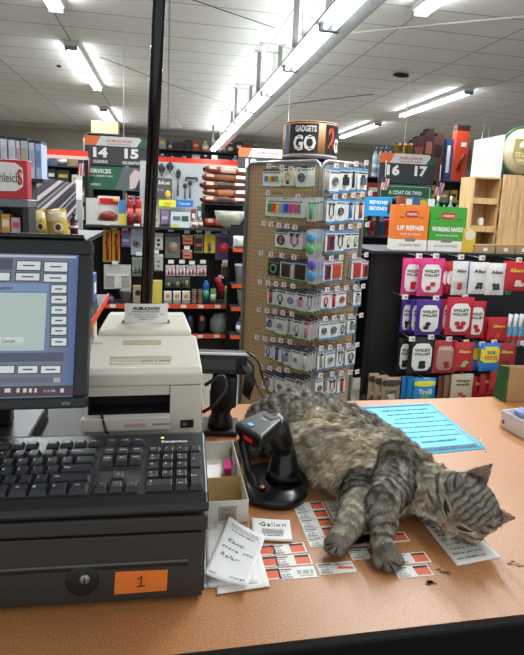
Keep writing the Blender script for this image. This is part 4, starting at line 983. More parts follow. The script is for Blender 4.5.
def blister(w, h, col, obj, col2, kind='round', top='#d8d8d4'):
    m = MB(); m.box(-w/2, w/2, 0, .0015, 0, h, mt(col, .5)); m.box(-w/2, w/2, -.0008, 0, h*.84, h, mt(top, .5)); m.box(-w*.06, w*.06, -.0014, 0, h*.93, h*.97, INK)
    c = mt(obj, .35); c2 = mt(col2, .4)
    if kind == 'round': m.ell((0, 0, h*.45), (w*.36, .02, w*.36), c, None, 14, 8); m.ell((0, -.012, h*.45), (w*.16, .015, w*.16), c2, None, 10, 6)
    elif kind == 'tool': m.tube([(0, -.01, h*.1), (0, -.01, h*.5)], w*.13, c, 8); m.tube([(0, -.01, h*.5), (0, -.01, h*.78)], w*.06, c2, 8)
    elif kind == 'box': m.box(-w*.38, w*.38, -.025, 0, h*.12, h*.78, c); m.box(-w*.3, w*.3, -.026, -.025, h*.35, h*.5, c2)
    elif kind == 'outlet':
        m.box(-w*.4, w*.4, -.012, 0, h*.1, h*.8, c)
        for zz in (.32, .58): m.ell((0, -.012, h*zz), (w*.2, .004, w*.17), c2, None, 10, 6)
    elif kind == 'bits':
        for k in range(5): m.tube([(-w*.36+w*.18*k, -.008, h*.15), (-w*.36+w*.18*k, -.008, h*(.45+.06*k))], w*.06, c if k % 2 else c2, 6)
    return m
def put(m, name, label, cat, px, Y, group=None, rz=0, bevel=0, off=0):
    """px = (x of centre, y of base)"""
    p = at(px[0], px[1], Y); o = m.build(name, loc=(p.x, p.y+off, p.z), rot=(0, 0, rad(rz)), bevel=bevel); tag(o, label, cat, group); return o
def dims(x0, y0, x1, y1, Y): r_ = rect(x0, y0, x1, y1, Y); return r_[2], r_[3]
# ------------------------------------------------------------------ spinner rack
def pegmat(name, col, hole, pitch, r):
    m = bpy.data.materials.new(name); m.use_nodes = True; nt = m.node_tree; N = nt.nodes; L = nt.links; b = N['Principled BSDF']
    tc = N.new('ShaderNodeTexCoord'); s = N.new('ShaderNodeVectorMath'); s.operation = 'MULTIPLY'; s.inputs[1].default_value = (1/pitch, 0, 1/pitch)
    f = N.new('ShaderNodeVectorMath'); f.operation = 'FRACTION'; d = N.new('ShaderNodeVectorMath'); d.operation = 'DISTANCE'; d.inputs[1].default_value = (.5, 0, .5)
    lt = N.new('ShaderNodeMath'); lt.operation = 'LESS_THAN'; lt.inputs[1].default_value = r
    mx = N.new('ShaderNodeMix'); mx.data_type = 'RGBA'; mx.inputs[6].default_value = lin(col); mx.inputs[7].default_value = lin(hole)
    L.new(tc.outputs['Object'], s.inputs[0]); L.new(s.outputs[0], f.inputs[0]); L.new(f.outputs[0], d.inputs[0]); L.new(d.outputs['Value'], lt.inputs[0]); L.new(lt.outputs[0], mx.inputs[0]); L.new(mx.outputs[2], b.inputs['Base Color'])
    b.inputs['Roughness'].default_value = .6; return m
PEGT = pegmat('tan_pegboard', '#bb9f78', '#8a6f4c', .0254, .17); PEGB = pegmat('black_pegboard', '#07080d', '#000000', .0254, .2)
TUBEM = mt('#8d9092', .35, .6)
q1 = dep(319, 204, 2.72); q0 = dep(246.5, 201, 3.10); q2 = dep(363, 206, 2.92)
P1, P0, P2 = [Vector((q.x, q.y, 0)) for q in (q1, q0, q2)]
cen = (P0+P2)/2+Vector((.0, .08, 0))
sp = root('spinner_rack', 'tall tan pegboard spinner rack of phone accessories with round printed header', 'display rack', tuple(cen))
ST = at(326, 161, q1.y).z
def face(A, B): d = (B-A).normalized(); n = Vector((d.y, -d.x, 0)); return d, n, (B-A).length
dL, nL, wL = face(P0, P1); dR, nR, wR = face(P1, P2)
for (A, d, n, w, lab) in ((P0, dL, nL, wL, 'left'), (P1, dR, nR, wR, 'right')):
    a = math.atan2(d.y, d.x); Mx = A-cen
    MB().box(.008, w-.008, .004, .010, .12, ST-.012, PEGT).build('pegboard', sp, loc=tuple(Mx), rot=(0, 0, a))
    rr = .055; pts = [(0, 0, .02)]+[(0, 0, ST-rr)]+[(rr-rr*math.cos(k*PI/8), 0, ST-rr+rr*math.sin(k*PI/8)) for k in range(1, 5)]+[(w-rr+rr*math.sin(k*PI/8), 0, ST-rr+rr*math.cos(k*PI/8)) for k in range(0, 4)]+[(w, 0, ST-rr), (w, 0, .02)]
    MB().tube(pts, .0115, TUBEM, 10).build('frame_tube', sp, loc=tuple(Mx), rot=(0, 0, a))
m = MB(); bk = P0+(P2-P1)*1.2-cen; c0, c1, c2 = P0-cen, P1-cen, P2-cen
m.add([(c0.x, c0.y, .12), (bk.x, bk.y, .12), (c2.x, c2.y, .12), (c0.x, c0.y, ST-.02), (bk.x, bk.y, ST-.02), (c2.x, c2.y, ST-.02)], [(0, 1, 4, 3), (1, 2, 5, 4)], mt('#8f7755', .7)); m.build('rear_panel', sp)
m = MB(); m.lathe([(.30, 0.001), (.30, .03), (.05, .05), (.03, .12)], mt('#55585a', .4, .5), n=24); m.build('base', sp)
HX = at(311, 150, cen.y-.05); hr = .158; hz0 = at(311, 160, cen.y-.05).z; hz1 = at(311, 124, cen.y-.05).z; hc = Vector((HX.x-cen.x, -.02, 0)); HH = hz1-hz0
DR = root_ = None
m = MB(); m.lathe([(hr, hz0), (hr, hz1), (hr-.004, hz1), (hr-.004, hz0)], mt('#c48c5a', .5), n=40, c=hc); m.lathe([(hr+.001, hz1-.009), (hr+.001, hz1-.002)], mt('#7b5b43', .5), n=40, c=hc); m.lathe([(hr+.001, hz0), (hr+.001, hz0+.022)], mt('#8f8f96', .5), n=40, c=hc)
yfc = lambda x, z: -math.sqrt(max(1e-6, hr*hr-x*x))
hd_ = m.build('header_drum', sp)
def wrap(ang, col, txs, w_):
    m = MB(); Mw = Matrix.Translation(hc) @ Matrix.Rotation(ang, 4, 'Z'); z0, z1 = hz0+.026, hz1-.014; hh = (z1-z0)
    m.surf(lambda u, v: (w_*(u-.5), yfc(w_*(u-.5), 0)-.0016, z0+hh*v), 14, 1, mt(col, .5), Mw)
    for (s, x, z, h_, ww, c) in txs: m.text(s, x*w_, z0+hh*z, hh*h_, mt(c, .5), yfc, .003, w=ww*w_, M=Mw, bold=.04)
    return m
wrap(rad(-30), '#22242c', [('GADGETS', .08, .82, .20, .72, '#e8e4de'), ('GO', .05, .35, .50, .78, '#f2eee8')], .165).build('printed_panel', hd_)
wrap(rad(-70), '#4d7db0', [], .03).build('printed_panel', hd_)
wrap(rad(45), '#2a2526', [('2', -.22, .55, .66, .34, '#d4553a'), ('GO', .2, .33, .46, .5, '#f2eee8')], .15).build('printed_panel', hd_)
m = MB(); Mw = Matrix.Translation(hc) @ Matrix.Rotation(rad(-14), 4, 'Z'); m.text('TALK & ELECTRONICS', .03, hz0+.011, .009, INK, yfc, .002, w=.16, M=Mw); m.build('lettering', hd_)
m = MB(); m.cyl((hc.x, hc.y, ST-.05), (hc.x, hc.y, hz0+.02), .012, STEEL); m.cyl((hc.x-.1, hc.y, hz0+.01), (hc.x+.1, hc.y, hz0+.01), .006, STEEL, 8); m.build('header_post', sp)
def hook(px, py, A, n, ln=.10):
    base = hit(px, py, A+n*ln, n); b = base-n*ln; d_ = Vector((-n.y, n.x, 0))
    o = MB().tube([b+n*.0-cen, base-cen], .0022, STEEL, 6).build('hook', sp)
    a = math.atan2(d_.y, d_.x); m = MB(); m.box(-.0155, .0155, -.0015, 0, -.012, .014, TAGW); m.box(-.001, .009, -.002, -.0015, -.006, .004, TAGR); m.box(-.012, .012, -.002, -.0015, .007, .009, LGY)
    m.build('price_tag', o, loc=tuple(base+n*.001-cen), rot=(0, 0, a))
def hang(x0, y0, x1, y1, A, n, side, rowname, pos, spec, depth=3, out=.10):
    d_ = Vector((-n.y, n.x, 0)); a = math.atan2(d_.y, d_.x)
    L0 = hit(x0, (y0+y1)/2, A+n*out, n); L1 = hit(x1, (y0+y1)/2, A+n*out, n); B = hit((x0+x1)/2, y1, A+n*out, n); T = hit((x0+x1)/2, y0, A+n*out, n)
    w = (L1-L0).dot(d_)*1.08; h = (T.z-B.z)*1.12
    if spec[0] == 'long':
        m = MB(); m.box(-w/2, w/2, 0, .0012, 0, h, mt('#dcdcd8', .5)); m.ell((0, -.008, h*.72), (w*.4, .012, h*.2), mt(spec[1], .35)); m.ell((0, -.008, h*.3), (w*.4, .012, h*.2), mt(spec[2], .35))
    else: m = card(w, h, spec[0], spec[1], spec[2], spec[3], spec[4], *([spec[5]] if spec[5].startswith('#') else []))
    lab = f'{spec[-1]}, {rowname} row, {pos} on the spinner\'s {side} face'
    grp = 'accessory cards on the spinner %s face' % side
    o = m.build('accessory_card', loc=tuple(B), rot=(0, 0, a)); tag(o, lab, 'package', grp)
    for k in range(1, depth):
        c = o.copy(); C.objects.link(c); c.location = B-n*.021*k+d_*.004*k+Vector((0, 0, .003*k)); c['label'] = f'{["middle", "rear"][k-1]} one behind {lab}'.replace(' card', '')
    return o
GRN, BLU_ = '#4f8a3a', '#2f79b8'
W_ = '#f0f1ee'
LEFT = [
 ('top', 168, [269, 282, 291, 299], [((263, 171, 280, 188), (W_, GRN, '#5d646c', 'tile', '#3f86c8', 'wide white colour-tile card')), ((283, 168, 293, 188), (W_, GRN, '#4a4f58', 'cable', '#c9a92e', 'yellow cord card')), ((296, 168, 307, 189), (W_, GRN, '#4a4f58', 'ring', '#3d4a42', 'dark ring card'))]),
 ('second', 195, [268, 298], [((266, 200, 302, 219), (W_, GRN, '#d4d7d8', 'multi', '#fff', 'wide card of eight pens')), ((307, 201, 315, 224), ('#e3e6e2', '#a4543a', '#dfe4e2', 'stick', '#2ea25a', '#2ea25a', 'green lighter card'))]),
 ('third', 226, [264, 271, 279, 287, 295], [((275, 232, 287, 249), (W_, GRN, '#5d646c', 'ring', '#2b2c30', '#b6404c', 'black loop cable card')), ((288, 232, 301, 251), (W_, GRN, '#5d646c', 'bud', '#8a3040', 'dark red and black earbud card')), ((306, 233, 315, 257), ('long', '#55a9d8', '#65c06a', 'blue-green oval case'))]),
 ('fourth', 256, [261, 271, 282, 294], [((268, 261, 279, 277), ('#26282c', GRN, '#3a3f46', 'ring', '#6a9a6c', 'dark green coil card')), ((280, 262, 292, 280), (W_, GRN, '#43474e', 'case', '#5d3030', 'dark brown phone case card')), ((293, 263, 307, 283), ('#c9ccc8', GRN, '#43474e', 'case', '#2a2526', 'black phone case card')), ((307, 260, 316, 284), ('long', '#7a5ac8', '#4a9ad0', 'purple-blue oval case'))]),
 ('fifth', 285, [260, 268, 276, 284, 293], [((267, 289, 275, 306), (W_, GRN, '#5d646c', 'stick', '#a04848', 'red stylus card')), ((276, 290, 285, 308), (W_, GRN, '#5d646c', 'cable', '#3a8a5a', 'green cable card')), ((286, 292, 295, 310), (W_, GRN, '#5d646c', 'ring', '#3d66b0', '#c8405a', 'blue ring card')), ((296, 293, 305, 313), (W_, GRN, '#43474e', 'plug', '#c090a0', 'pink plug card')), ((306, 294, 313, 314), (W_, GRN, '#5d646c', 'bud', '#6a6a74', 'grey earbud card'))]),
 ('sixth', 313, [259, 267, 275, 283, 292], [((266, 316, 274, 332), (W_, GRN, '#5d646c', 'plug', '#6c7278', 'grey plug card')), ((275, 317, 285, 336), (W_, GRN, '#5d646c', 'ring', '#a0a4a8', '#70747a', 'silver ring card')), ((286, 318, 292, 336), (W_, GRN, '#5d646c', 'stick', '#8a8d90', 'slim grey stylus card')), ((293, 320, 301, 340), (W_, GRN, '#43474e', 'cable', '#9a9da0', 'pale cable card')), ((302, 321, 310, 342), (W_, GRN, '#4c2f22', 'stick', '#b07a78', 'dull pink stylus card'))]),
 ('seventh', 341, [257, 265, 273, 281, 290], [((265, 345, 272, 359), (W_, GRN, '#5d646c', 'cable', '#3c4a90', 'navy cable card')), ((273, 346, 281, 363), (W_, GRN, '#5d646c', 'stick', '#5a4a98', 'purple stylus card')), ((283, 349, 290, 367), (W_, GRN, '#5d646c', 'plug', '#8a8ab4', 'lilac plug card')), ((291, 350, 300, 371), (W_, GRN, '#43474e', 'ring', '#c4c6c8', 'white ring card')), ((301, 352, 308, 373), (W_, GRN, '#43474e', 'stick', '#b8babc', 'white stick card'))]),
 ('bottom', 370, [261, 270, 279, 287], [((262, 374, 272, 392), (W_, GRN, '#3a3f46', 'plug', '#7b8288', 'slate plug card')), ((275, 377, 284, 398), (W_, GRN, '#3a3f46', 'ring', '#989ca0', 'light grey ring card')), ((285, 378, 294, 400), (W_, GRN, '#3a3f46', 'cable', '#b8b48a', 'pale yellow cable card')), ((295, 379, 303, 403), (W_, GRN, '#3a3f46', 'bud', '#8fa07a', 'pale green earbud card'))])]
for nm, ty, tags_, packs in LEFT:
    for i, tx in enumerate(tags_): hook(tx, ty+(tx-261)*.13-3, P0, nL, .115)
    for i, (b, s) in enumerate(packs): hang(*b, P0, nL, 'left', nm, ORD[i], s)
RB = '#3a88c0'
RIGHT = [
 ('top', 166, [336, 346, 356, 366], [((329, 170, 339, 194), (W_, RB, '#6f9cc0', 'ring', '#7a7468', 'beige ring card')), ((339, 170, 349, 193), (W_, RB, '#6f9cc0', 'plug', '#2b2c30', 'black charger card')), ((349, 170, 355, 192), (W_, RB, '#6f9cc0', 'stick', '#2b2c30', 'black stylus card')), ((357, 171, 366, 192), (W_, RB, '#6f9cc0', 'plug', '#5d6a78', 'slate charger card'))]),
 ('second', 197, [335, 344, 353, 362, 370], [((326, 201, 334, 224), (W_, RB, '#6f9cc0', 'bud', '#2b2c30', 'black earbud card')), ((335, 201, 344, 223), (W_, RB, '#6f9cc0', 'ring', '#2b2c30', 'black ring card')), ((345, 202, 353, 222), (W_, RB, '#6f9cc0', 'stick', '#4a80b0', 'blue stylus card')), ((355, 202, 363, 222), (W_, RB, '#6f9cc0', 'stick', '#b05a58', 'red stylus card'))]),
 ('third', 228, [332, 341, 350, 359, 367], [((325, 233, 334, 254), (W_, RB, '#6f9cc0', 'case', '#a03848', 'red case card')), ((335, 233, 343, 253), (W_, RB, '#6f9cc0', 'bud', '#202024', 'black headset card')), ((344, 233, 350, 251), (W_, RB, '#6f9cc0', 'cable', '#c8b888', 'cream cable card')), ((351, 233, 357, 250), (W_, RB, '#6f9cc0', 'cable', '#6aa84a', 'lime green cable card'))]),
 ('fourth', 258, [331, 341, 354, 366], [((323, 263, 330, 283), (W_, RB, '#a8a8ac', 'case', '#8a3050', 'maroon case card')), ((330, 262, 341, 282), (W_, RB, '#a8a8ac', 'case', '#d05a3c', '#b84a34', 'orange case card')), ((351, 261, 360, 281), (W_, RB, '#a8a8ac', 'case', '#c84038', '#b03a34', 'bright red case card')), ((361, 263, 367, 280), (W_, RB, '#a8a8ac', 'case', '#c84038', 'narrow red case card'))]),
 ('fifth', 289, [327, 337, 346, 355, 363], [((321, 293, 328, 310), (W_, RB, '#a8a8ac', 'cable', '#b03040', 'red cable card')), ((329, 293, 336, 310), (W_, RB, '#a8a8ac', 'stick', '#c02c3c', 'crimson stylus card')), ((337, 292, 345, 308), (W_, RB, '#a8a8ac', 'ring', '#c43038', 'red ring card')), ((353, 290, 360, 307), (W_, RB, '#a8a8ac', 'plug', '#a8b4bc', 'pale plug card'))]),
 ('sixth', 318, [325, 334, 342, 350, 361], [((319, 323, 327, 340), (W_, RB, '#a8a8ac', 'ring', '#3c3e42', '#3c3e42', 'black speaker card')), ((328, 322, 337, 339), (W_, RB, '#a8a8ac', 'ring', '#5c6064', '#5c6064', 'grey speaker card')), ((338, 321, 344, 337), (W_, RB, '#a8a8ac', 'cable', '#4a4c50', 'charcoal cable card')), ((347, 318, 354, 335), (W_, RB, '#a8a8ac', 'plug', '#7d9488', 'sage plug card'))]),
 ('seventh', 347, [321, 330, 339, 348, 357], [((317, 353, 323, 371), (W_, RB, '#a8a8ac', 'stick', '#8fb49a', 'mint stylus card')), ((325, 352, 334, 369), (W_, RB, '#a8a8ac', 'ring', '#a8aaac', 'silver loop card')), ((336, 350, 342, 368), (W_, RB, '#a8a8ac', 'bud', '#5a5c60', 'dark earbud card')), ((345, 349, 354, 366), (W_, RB, '#a8a8ac', 'cable', '#6c7074', 'grey cable card'))]),
 ('bottom', 374, [320, 332, 341, 350, 357], [((315, 380, 322, 397), (W_, RB, '#a8a8ac', 'ring', '#6b3a2c', 'brown ring card')), ((327, 379, 335, 395), (W_, RB, '#a8a8ac', 'bud', '#a83040', 'crimson earbud card')), ((337, 378, 344, 394), (W_, RB, '#a8a8ac', 'stick', '#c02c3c', 'tall red stylus card'))])]
for nm, ty, tags_, packs in RIGHT:
    for tx in tags_: hook(tx, ty-(tx-335)*.10, P1, nR, .10)
    for i, (b, s) in enumerate(packs): hang(*b, P1, nR, 'right', nm, ORD[i], s)
# ------------------------------------------------------------------ right gondola with candy
GY = 3.45
gl = at(361.5, 400, GY).x; gz = at(440, 252, GY-.0).z
BM = mt('#0c0c10', .6, spec=.3)
g = root('candy_gondola', 'black pegboard gondola of candy bags behind the counter on the right', 'shelving', (gl, GY, 0))
GW = 1.75
MB().box(0, GW, .02, .04, .1, gz-.02, PEGB).build('pegboard', g)
for q_ in ((0, .03, 0, .05), (GW-.03, GW, 0, .05), (0, .03, .42, .45)): MB().box(*q_, .0005, gz-.0205, BM).build('upright', g, bevel=.002)
m = MB(); m.box(-.01, GW+.01, -.03, .55, gz-.02, gz, mt('#1d1d22', .45)); m.build('top_shelf', g, bevel=.002)
MB().box(0, GW, -.4, .02, .0005, .12, BM).build('base_deck', g)
m = MB(); m.box(.0, GW, .41, .43, .1, gz-.02, BM); m.build('back_panel', g)
def ghook(px, py, ln, col='#e6e3e2'):
    p = at(px, py, GY-ln); l = p-Vector((gl, GY, 0))
    o = MB().tube([(l.x, .02, l.z), (l.x, -ln, l.z)], .003, STEEL, 6).build('hook', g)
    m = MB(); m.box(-.022, .022, -.002, 0, -.016, .018, mt(col, .6)); m.box(.0, .016, -.0026, -.002, -.008, .006, TAGR if col == '#e6e3e2' else INK); m.build('price_tag', o, loc=(l.x, -ln, l.z))
for x, y in ((419, 256), (436, 256), (461, 257), (482, 258), (519, 260), (405, 297), (436, 298), (465, 297), (412, 339), (431, 337), (449, 339), (466, 342), (482, 344), (494, 342), (523, 343), (393, 380), (427, 380), (468, 376), (496, 372)): ghook(x, y, .20)
ghook(508, 292, .16, '#3aa84e')
WW = [('WILEY', .66, .075, '#2a2024'), ('WALLABY', .56, .075, '#2a2024')]
def bag(x0, y0, x1, y1, Y, lab, m_=None, cat='candy bag', rz=0, depth=.03, **k):
    w, h = dims(x0, y0, x1, y1, Y); m = m_ or pouch(w, h, depth, **k)
    return put(m, 'candy_bag', lab, cat, ((x0+x1)/2, y1), Y, 'candy bags on the black pegboard', rz)
Y0 = GY-.19; Yb = GY-.12; Yc = GY-.06
PK, PP, RD, BK = '#d63f86', '#4b2a8c', '#c01f36', '#17181c'
def wil(c): return dict(col=c, panel='#ece8e4', texts=WW, blob={PK: '#c8283c', PP: '#2b2433', RD: '#c01f2c', BK: '#1a1a1c'}[c], top=None, band=None)
bag(400, 258, 420, 295, Yb, 'pink licorice bag at the left end of the top row, partly covered', **wil(PK))
bag(416, 258, 442, 296, Y0, 'large pink licorice bag in front, top row, second from left', **wil(PK))
for i, (a, b) in enumerate(((441, 449), (445, 454))): bag(a, 261, b, 294, Yb-.02*i, 'red and white striped bag edge in the top row, %s' % ('left one' if not i else 'touching the white bag'), col='#b32a34', band=('#e6dedc', .5, .2))
OV = '#6d1d30'
bag(450, 261, 466, 295, Y0, 'white candy bag with maroon oval, left of the purple-edged bags', col='#dfdcda', band=('#c8c3c0', .3, .12), texts=[('Allan', .72, .09, '#3a1020')], blob='#c0404a')
bag(464, 261, 470, 293, Yb, 'purple bag edge showing between the white oval-logo bags', col='#6b55b0')
bag(467, 262, 486, 294, Y0, 'white candy bag with maroon oval and striped sweets, middle of top row', col='#e2dfdc', texts=[('Allan', .72, .1, '#5a1428')], blob='#3a3a44')
bag(484, 263, 503, 295, Y0-.01, 'white candy bag with maroon oval, rightmost white one in top row', col='#e2dfdc', texts=[('Allan', .72, .1, '#5a1428')], blob='#3a3a44')
bag(500, 261, 530, 291, Y0, 'red candy bag with yellow oval cut by the right edge, top row', col='#c3202e', texts=[('Albanese', .7, .12, '#f0d24a')], blob='#e8e0d8', depth=.04)
bag(399, 299, 411, 333, Yc, 'purple licorice bag edge, far left of the second row', **wil(PP))
bag(408, 299, 421, 334, Yb, 'purple licorice bag half hidden, second in the second row', **wil(PP))
bag(414, 299, 440, 335, Y0, 'large purple licorice bag in front of the second row', **wil(PP))
bag(439, 299, 452, 332, Yb, 'red licorice bag half hidden behind the big red one, second row', **wil(RD))
bag(444, 297, 471, 335, Y0-.02, 'large red licorice bag in the middle of the second row', **wil(RD))
bag(465, 301, 483, 338, Y0+.02, 'red licorice bag right of the large red one, second row', **wil(RD))
for i, (a, b) in enumerate(((481, 490), (486, 506))): bag(a, 317, b, 342, Yb-.05*i, ['narrow red bag edge right of the red licorice bags', 'red gummy bag with yellow oval, right of red licorice bags'][i], col='#b8232c', texts=[('Albanese', .66, .12, '#f0d24a')] if i else [], blob='#d84a30')
for i in range(4):
    w, h = dims(503+i*5.5, 314, 509+i*5.5, 346, Yb); m = MB(); m.tube([(0, 0, 0), (0, -.004, h*.7), (w*.2, -.004, h)], w*.32, mt('#d8dde0', .3), 8); m.box(-w*.35, w*.35, -.02, -.012, h*.35, h*.62, mt('#6aa5c8', .4)); m.box(-w*.35, w*.35, -.02, -.012, h*.2, h*.32, mt('#c23a3a', .4))
    put(m, 'candy_tube', 'white and blue candy tube at right edge of second row, %s from left' % ORD[i], 'candy tube', (506+i*5.5, 346), Yb, 'white candy tubes at the right edge')
bag(396, 338, 410, 372, Yb, 'black licorice bag edge, far left of the third row', **wil(BK))
bag(406, 337, 433, 374, Y0, 'large black licorice bag with white panel, third row', **wil(BK))
bag(431, 340, 455, 373, Y0, 'dark red bag with black oval and cream print, third row', col='#a52e38', texts=[('DARRELL', .76, .1, '#e8d8b8')], panel='#b98a7c', blob='#a02a2c')
bag(452, 342, 472, 371, Y0-.02, 'red bag with yellow oval and green sweets, third row', col='#b92a33', texts=[('Albanese', .7, .12, '#f0d24a')], blob='#9ac07a')
bag(470, 343, 482, 370, Yb, 'blue and yellow sour candy bag, left one of the pair', col='#2b6fc0', band=('#ecd23c', .62, .22), blob='#e8d040')
bag(478, 343, 498, 371, Y0-.02, 'blue and yellow sour candy bag, front one of the pair', col='#2b79c8', band=('#ecd63c', .6, .28), texts=[('SOUR', .68, .13, '#2a4fa8'), ('PATCH', .5, .13, '#c83a50')])
bag(494, 343, 514, 370, Y0, 'red candy bag at the right of the third row beside sour candy', col='#9e222c', texts=[('Albanese', .7, .12, '#f0d24a')], blob='#6a1a20')
for i, (a, b) in enumerate(((367, 377), (373, 386), (380, 399))): bag(a, 373+i*2, b, 399+i*2, Yb-.04*i, 'cream and brown taffy bag in bottom row, %s' % ['leftmost', 'middle of the three', 'front one of the three'][i], col='#a08a72', band=('#3c3230', .78, .12), texts=[('TAFFY', .45, .12, '#3a2a20')] if i == 2 else [], blob='#e0d8cc')
for i, (a, b) in enumerate(((400, 411), (406, 418), (412, 434))): bag(a, 376+i, b, 402+i, Yb-.04*i, 'bright blue gummy bag in bottom row, %s' % ['leftmost', 'middle of the three', 'front one with yellow print'][i], col='#2c8fd0', blob='#7ac04a', texts=[('Trolli', .5, .2, '#f2f2ee')] if i == 2 else [], band=('#e8e03c', .8, .1) if i == 2 else None)
for i, (a, b) in enumerate(((436, 447), (442, 453), (449, 471))): bag(a, 376-i, b, 404-i, Yb-.04*i, 'tan snack bag in bottom row, %s' % ['leftmost', 'middle of the three', 'front one with orange rings'][i], col=['#8a5a48', '#96705a', '#c8b9a0'][i], blob='#c8452c', texts=[('simple', .78, .09, '#3a2a20'), ('snack', .66, .09, '#3a2a20')] if i == 2 else [])
for i, (a, b, c_) in enumerate(((470, 486, 399), (478, 500, 397), (488, 512, 392))): bag(a, c_-23, b, c_, Yb-.04*i, 'red gummy bag in bottom row at right, %s' % ['leftmost', 'middle of the three', 'rightmost'][i], col='#b0222c', texts=[('Albanese', .7, .12, '#f0d24a')], blob='#d8582c')
# on top of the candy gondola
TY = GY+.06
def ontop(x0, y0, x1, Y, m_fn, name, lab, cat, rz=0, base=None, bevel=0, group=None):
    mid = (x0+x1)/2; zb = gz+.0005 if base is None else base
    a = at(x0, 230, Y); b = at(x1, 230, Y); p = (a+b)/2; h = at(mid, y0, Y).z-zb
    o = m_fn(b.x-a.x, h).build(name, loc=(p.x, Y, zb), rot=(0, 0, rad(rz)), bevel=bevel); return tag(o, lab, cat, group)
def okeefe(col, l1, l2, ww):
    def f(w, h):
        m = MB(); W2 = mt('#e4e2dc', .5); Cc = mt(col, .45); d = .12
        m.box(-w/2, w/2, 0, d, 0, h*.24, W2); m.box(-w/2, w/2, 0, d, h*.24, h, Cc)
        m.decal(0, h*.80, w*.2, h*.075, mt('#b5322c', .5), F0, .001, 4); m.text("O'KEEFFE'S", 0, h*.80, h*.05, WHITE, F0, .003, w=w*.32, bold=.02)
        m.box(-w*.36, -w*.22, -.001, 0, h*.72, h*.735, INK); m.box(w*.22, w*.36, -.001, 0, h*.72, h*.735, INK)
        m.text(l1, 0, h*.50, h*.10, WHITE, F0, .001, w=w*ww, bold=.04); m.text('REPAIRS AND RELIEVES', 0, h*.36, h*.035, WHITE, F0, .001, w=w*.6)
        m.box(-w*.15, w*.15, -.001, 0, h*.20, h*.28, mt('#7d7a70', .5)); m.text('GUARANTEED', 0, h*.12, h*.05, mt('#6b6b68', .5), F0, .001, w=w*.66); return m
    return f
ontop(394.5, 205, 427, TY, okeefe('#e57a22', 'LIP REPAIR', '', .8), 'display_box', 'orange display box printed LIP REPAIR on the candy gondola', 'display box', -6, bevel=.002)
ontop(430, 207, 464.5, TY, okeefe('#3f9a2e', 'WORKING HANDS', '', .86), 'display_box', 'green display box printed WORKING HANDS on the candy gondola', 'display box', -6, bevel=.002)
def ybox(w, h): m = MB(); m.box(-w/2, w/2, 0, .1, 0, h, mt('#d9b63a', .5)); m.decal(0, h*.74, w*.42, w*.42, mt('#ded6c0', .5), F0, .001); return m
ontop(464.5, 229, 476.5, TY-.03, ybox, 'display_box', 'small yellow box with a pale round seal beside the wooden rack', 'display box')
def tbox(w, h): m = MB(); m.box(-w/2, w/2, 0, .1, 0, h, mt('#a98d66', .6)); m.box(-w*.1, w*.12, -.001, 0, h*.25, h*.65, WHITE); return m
for i, (a, b) in enumerate(((477.5, 497), (498.5, 517), (518.5, 533))): ontop(a, 245, b, TY-.06, tbox, 'tray_box', 'low tan tray box in front of the wooden rack, %s' % ['left one', 'middle one', 'cut by right edge'][i], 'box')
def pine():
    m = bpy.data.materials.new('pine_wood'); m.use_nodes = True; nt = m.node_tree; N = nt.nodes; L = nt.links; b = N['Principled BSDF']
    tc = N.new('ShaderNodeTexCoord'); mp = N.new('ShaderNodeMapping'); mp.inputs['Scale'].default_value = (14, 14, 1.2); w = N.new('ShaderNodeTexNoise'); w.inputs['Scale'].default_value = 4; w.inputs['Detail'].default_value = 6
    cr = N.new('ShaderNodeValToRGB'); e = cr.color_ramp.elements; e[0].position = .3; e[0].color = lin('#b98f5e'); e[1].position = .7; e[1].color = lin('#dcb988')
    L.new(tc.outputs['Object'], mp.inputs[0]); L.new(mp.outputs[0], w.inputs['Vector']); L.new(w.outputs['Fac'], cr.inputs[0]); L.new(cr.outputs[0], b.inputs['Base Color']); b.inputs['Roughness'].default_value = .6; return m
PINE = pine()
RY2 = GY+.16
a = at(469, 230, RY2); b = at(495, 230, RY2); zt = at(484, 177, RY2).z; h = zt-gz
r = root('wooden_rack', 'pine wood display rack with two open compartments and plank side, at right', 'wooden rack', (a.x, RY2, gz+.0005), (0, 0, rad(-4)))
w = b.x-a.x
z1 = at(482, 201, RY2).z-gz; z2 = at(480, 229, RY2).z-gz; th_ = .012
m = MB(); m.box(0, th_, 0, .2, 0, h, PINE); m.box(w-th_, w, 0, .2, 0, h, PINE); m.box(th_, w-th_, .19, .2, 0, h, PINE); m.box(th_, w-th_, 0, .19, h-.012, h, PINE); m.build('carcass', r, bevel=.001)
for zz in (z1, z2): m = MB(); m.box(th_, w-th_, -.002, .188, zz-.022, zz+.022, PINE); m.build('shelf', r, bevel=.001)
ex = at(527, 230, RY2-.04).x-a.x+.06; zz = at(508, 175, RY2-.04).z-gz; zb3 = -.0+.012
for k in range(3): x_ = w-.012+k*(ex-w)/2.2; MB().box(x_, x_+(ex-w)/2.2-.002, -.055+.0*k, -.035, .02, zz-.004*k, PINE).build('plank', r, bevel=.0015)
o = MB().box(-.02, .02, 0, .04, 0, .06, WHITE).build('small_jar', loc=(a.x+w*.55, RY2+.03, gz+z2+.0235), bevel=.012, seg=3); tag(o, 'small white pot inside the lower compartment of the pine rack', 'pot')
A = at(471, 178, RY2+.05); B_ = at(500.5, 178, RY2+.05); zt1_ = at(473, 140, RY2+.05).z; zt2_ = at(500, 134, RY2+.05).z
m = MB(); w = B_.x-A.x; m.hexa([(0, 0, 0), (w, 0, 0), (w, .012, 0), (0, .012, 0), (.004, 0, zt1_-zt), (w+.002, 0, zt2_-zt), (w+.002, .012, zt2_-zt), (.004, .012, zt1_-zt)], mt('#dfe1e2', .5, var=.03))
tag(m.build('white_board', loc=(A.x, RY2+.05, zt+.001)), 'blank white board standing on top of the pine rack', 'board')
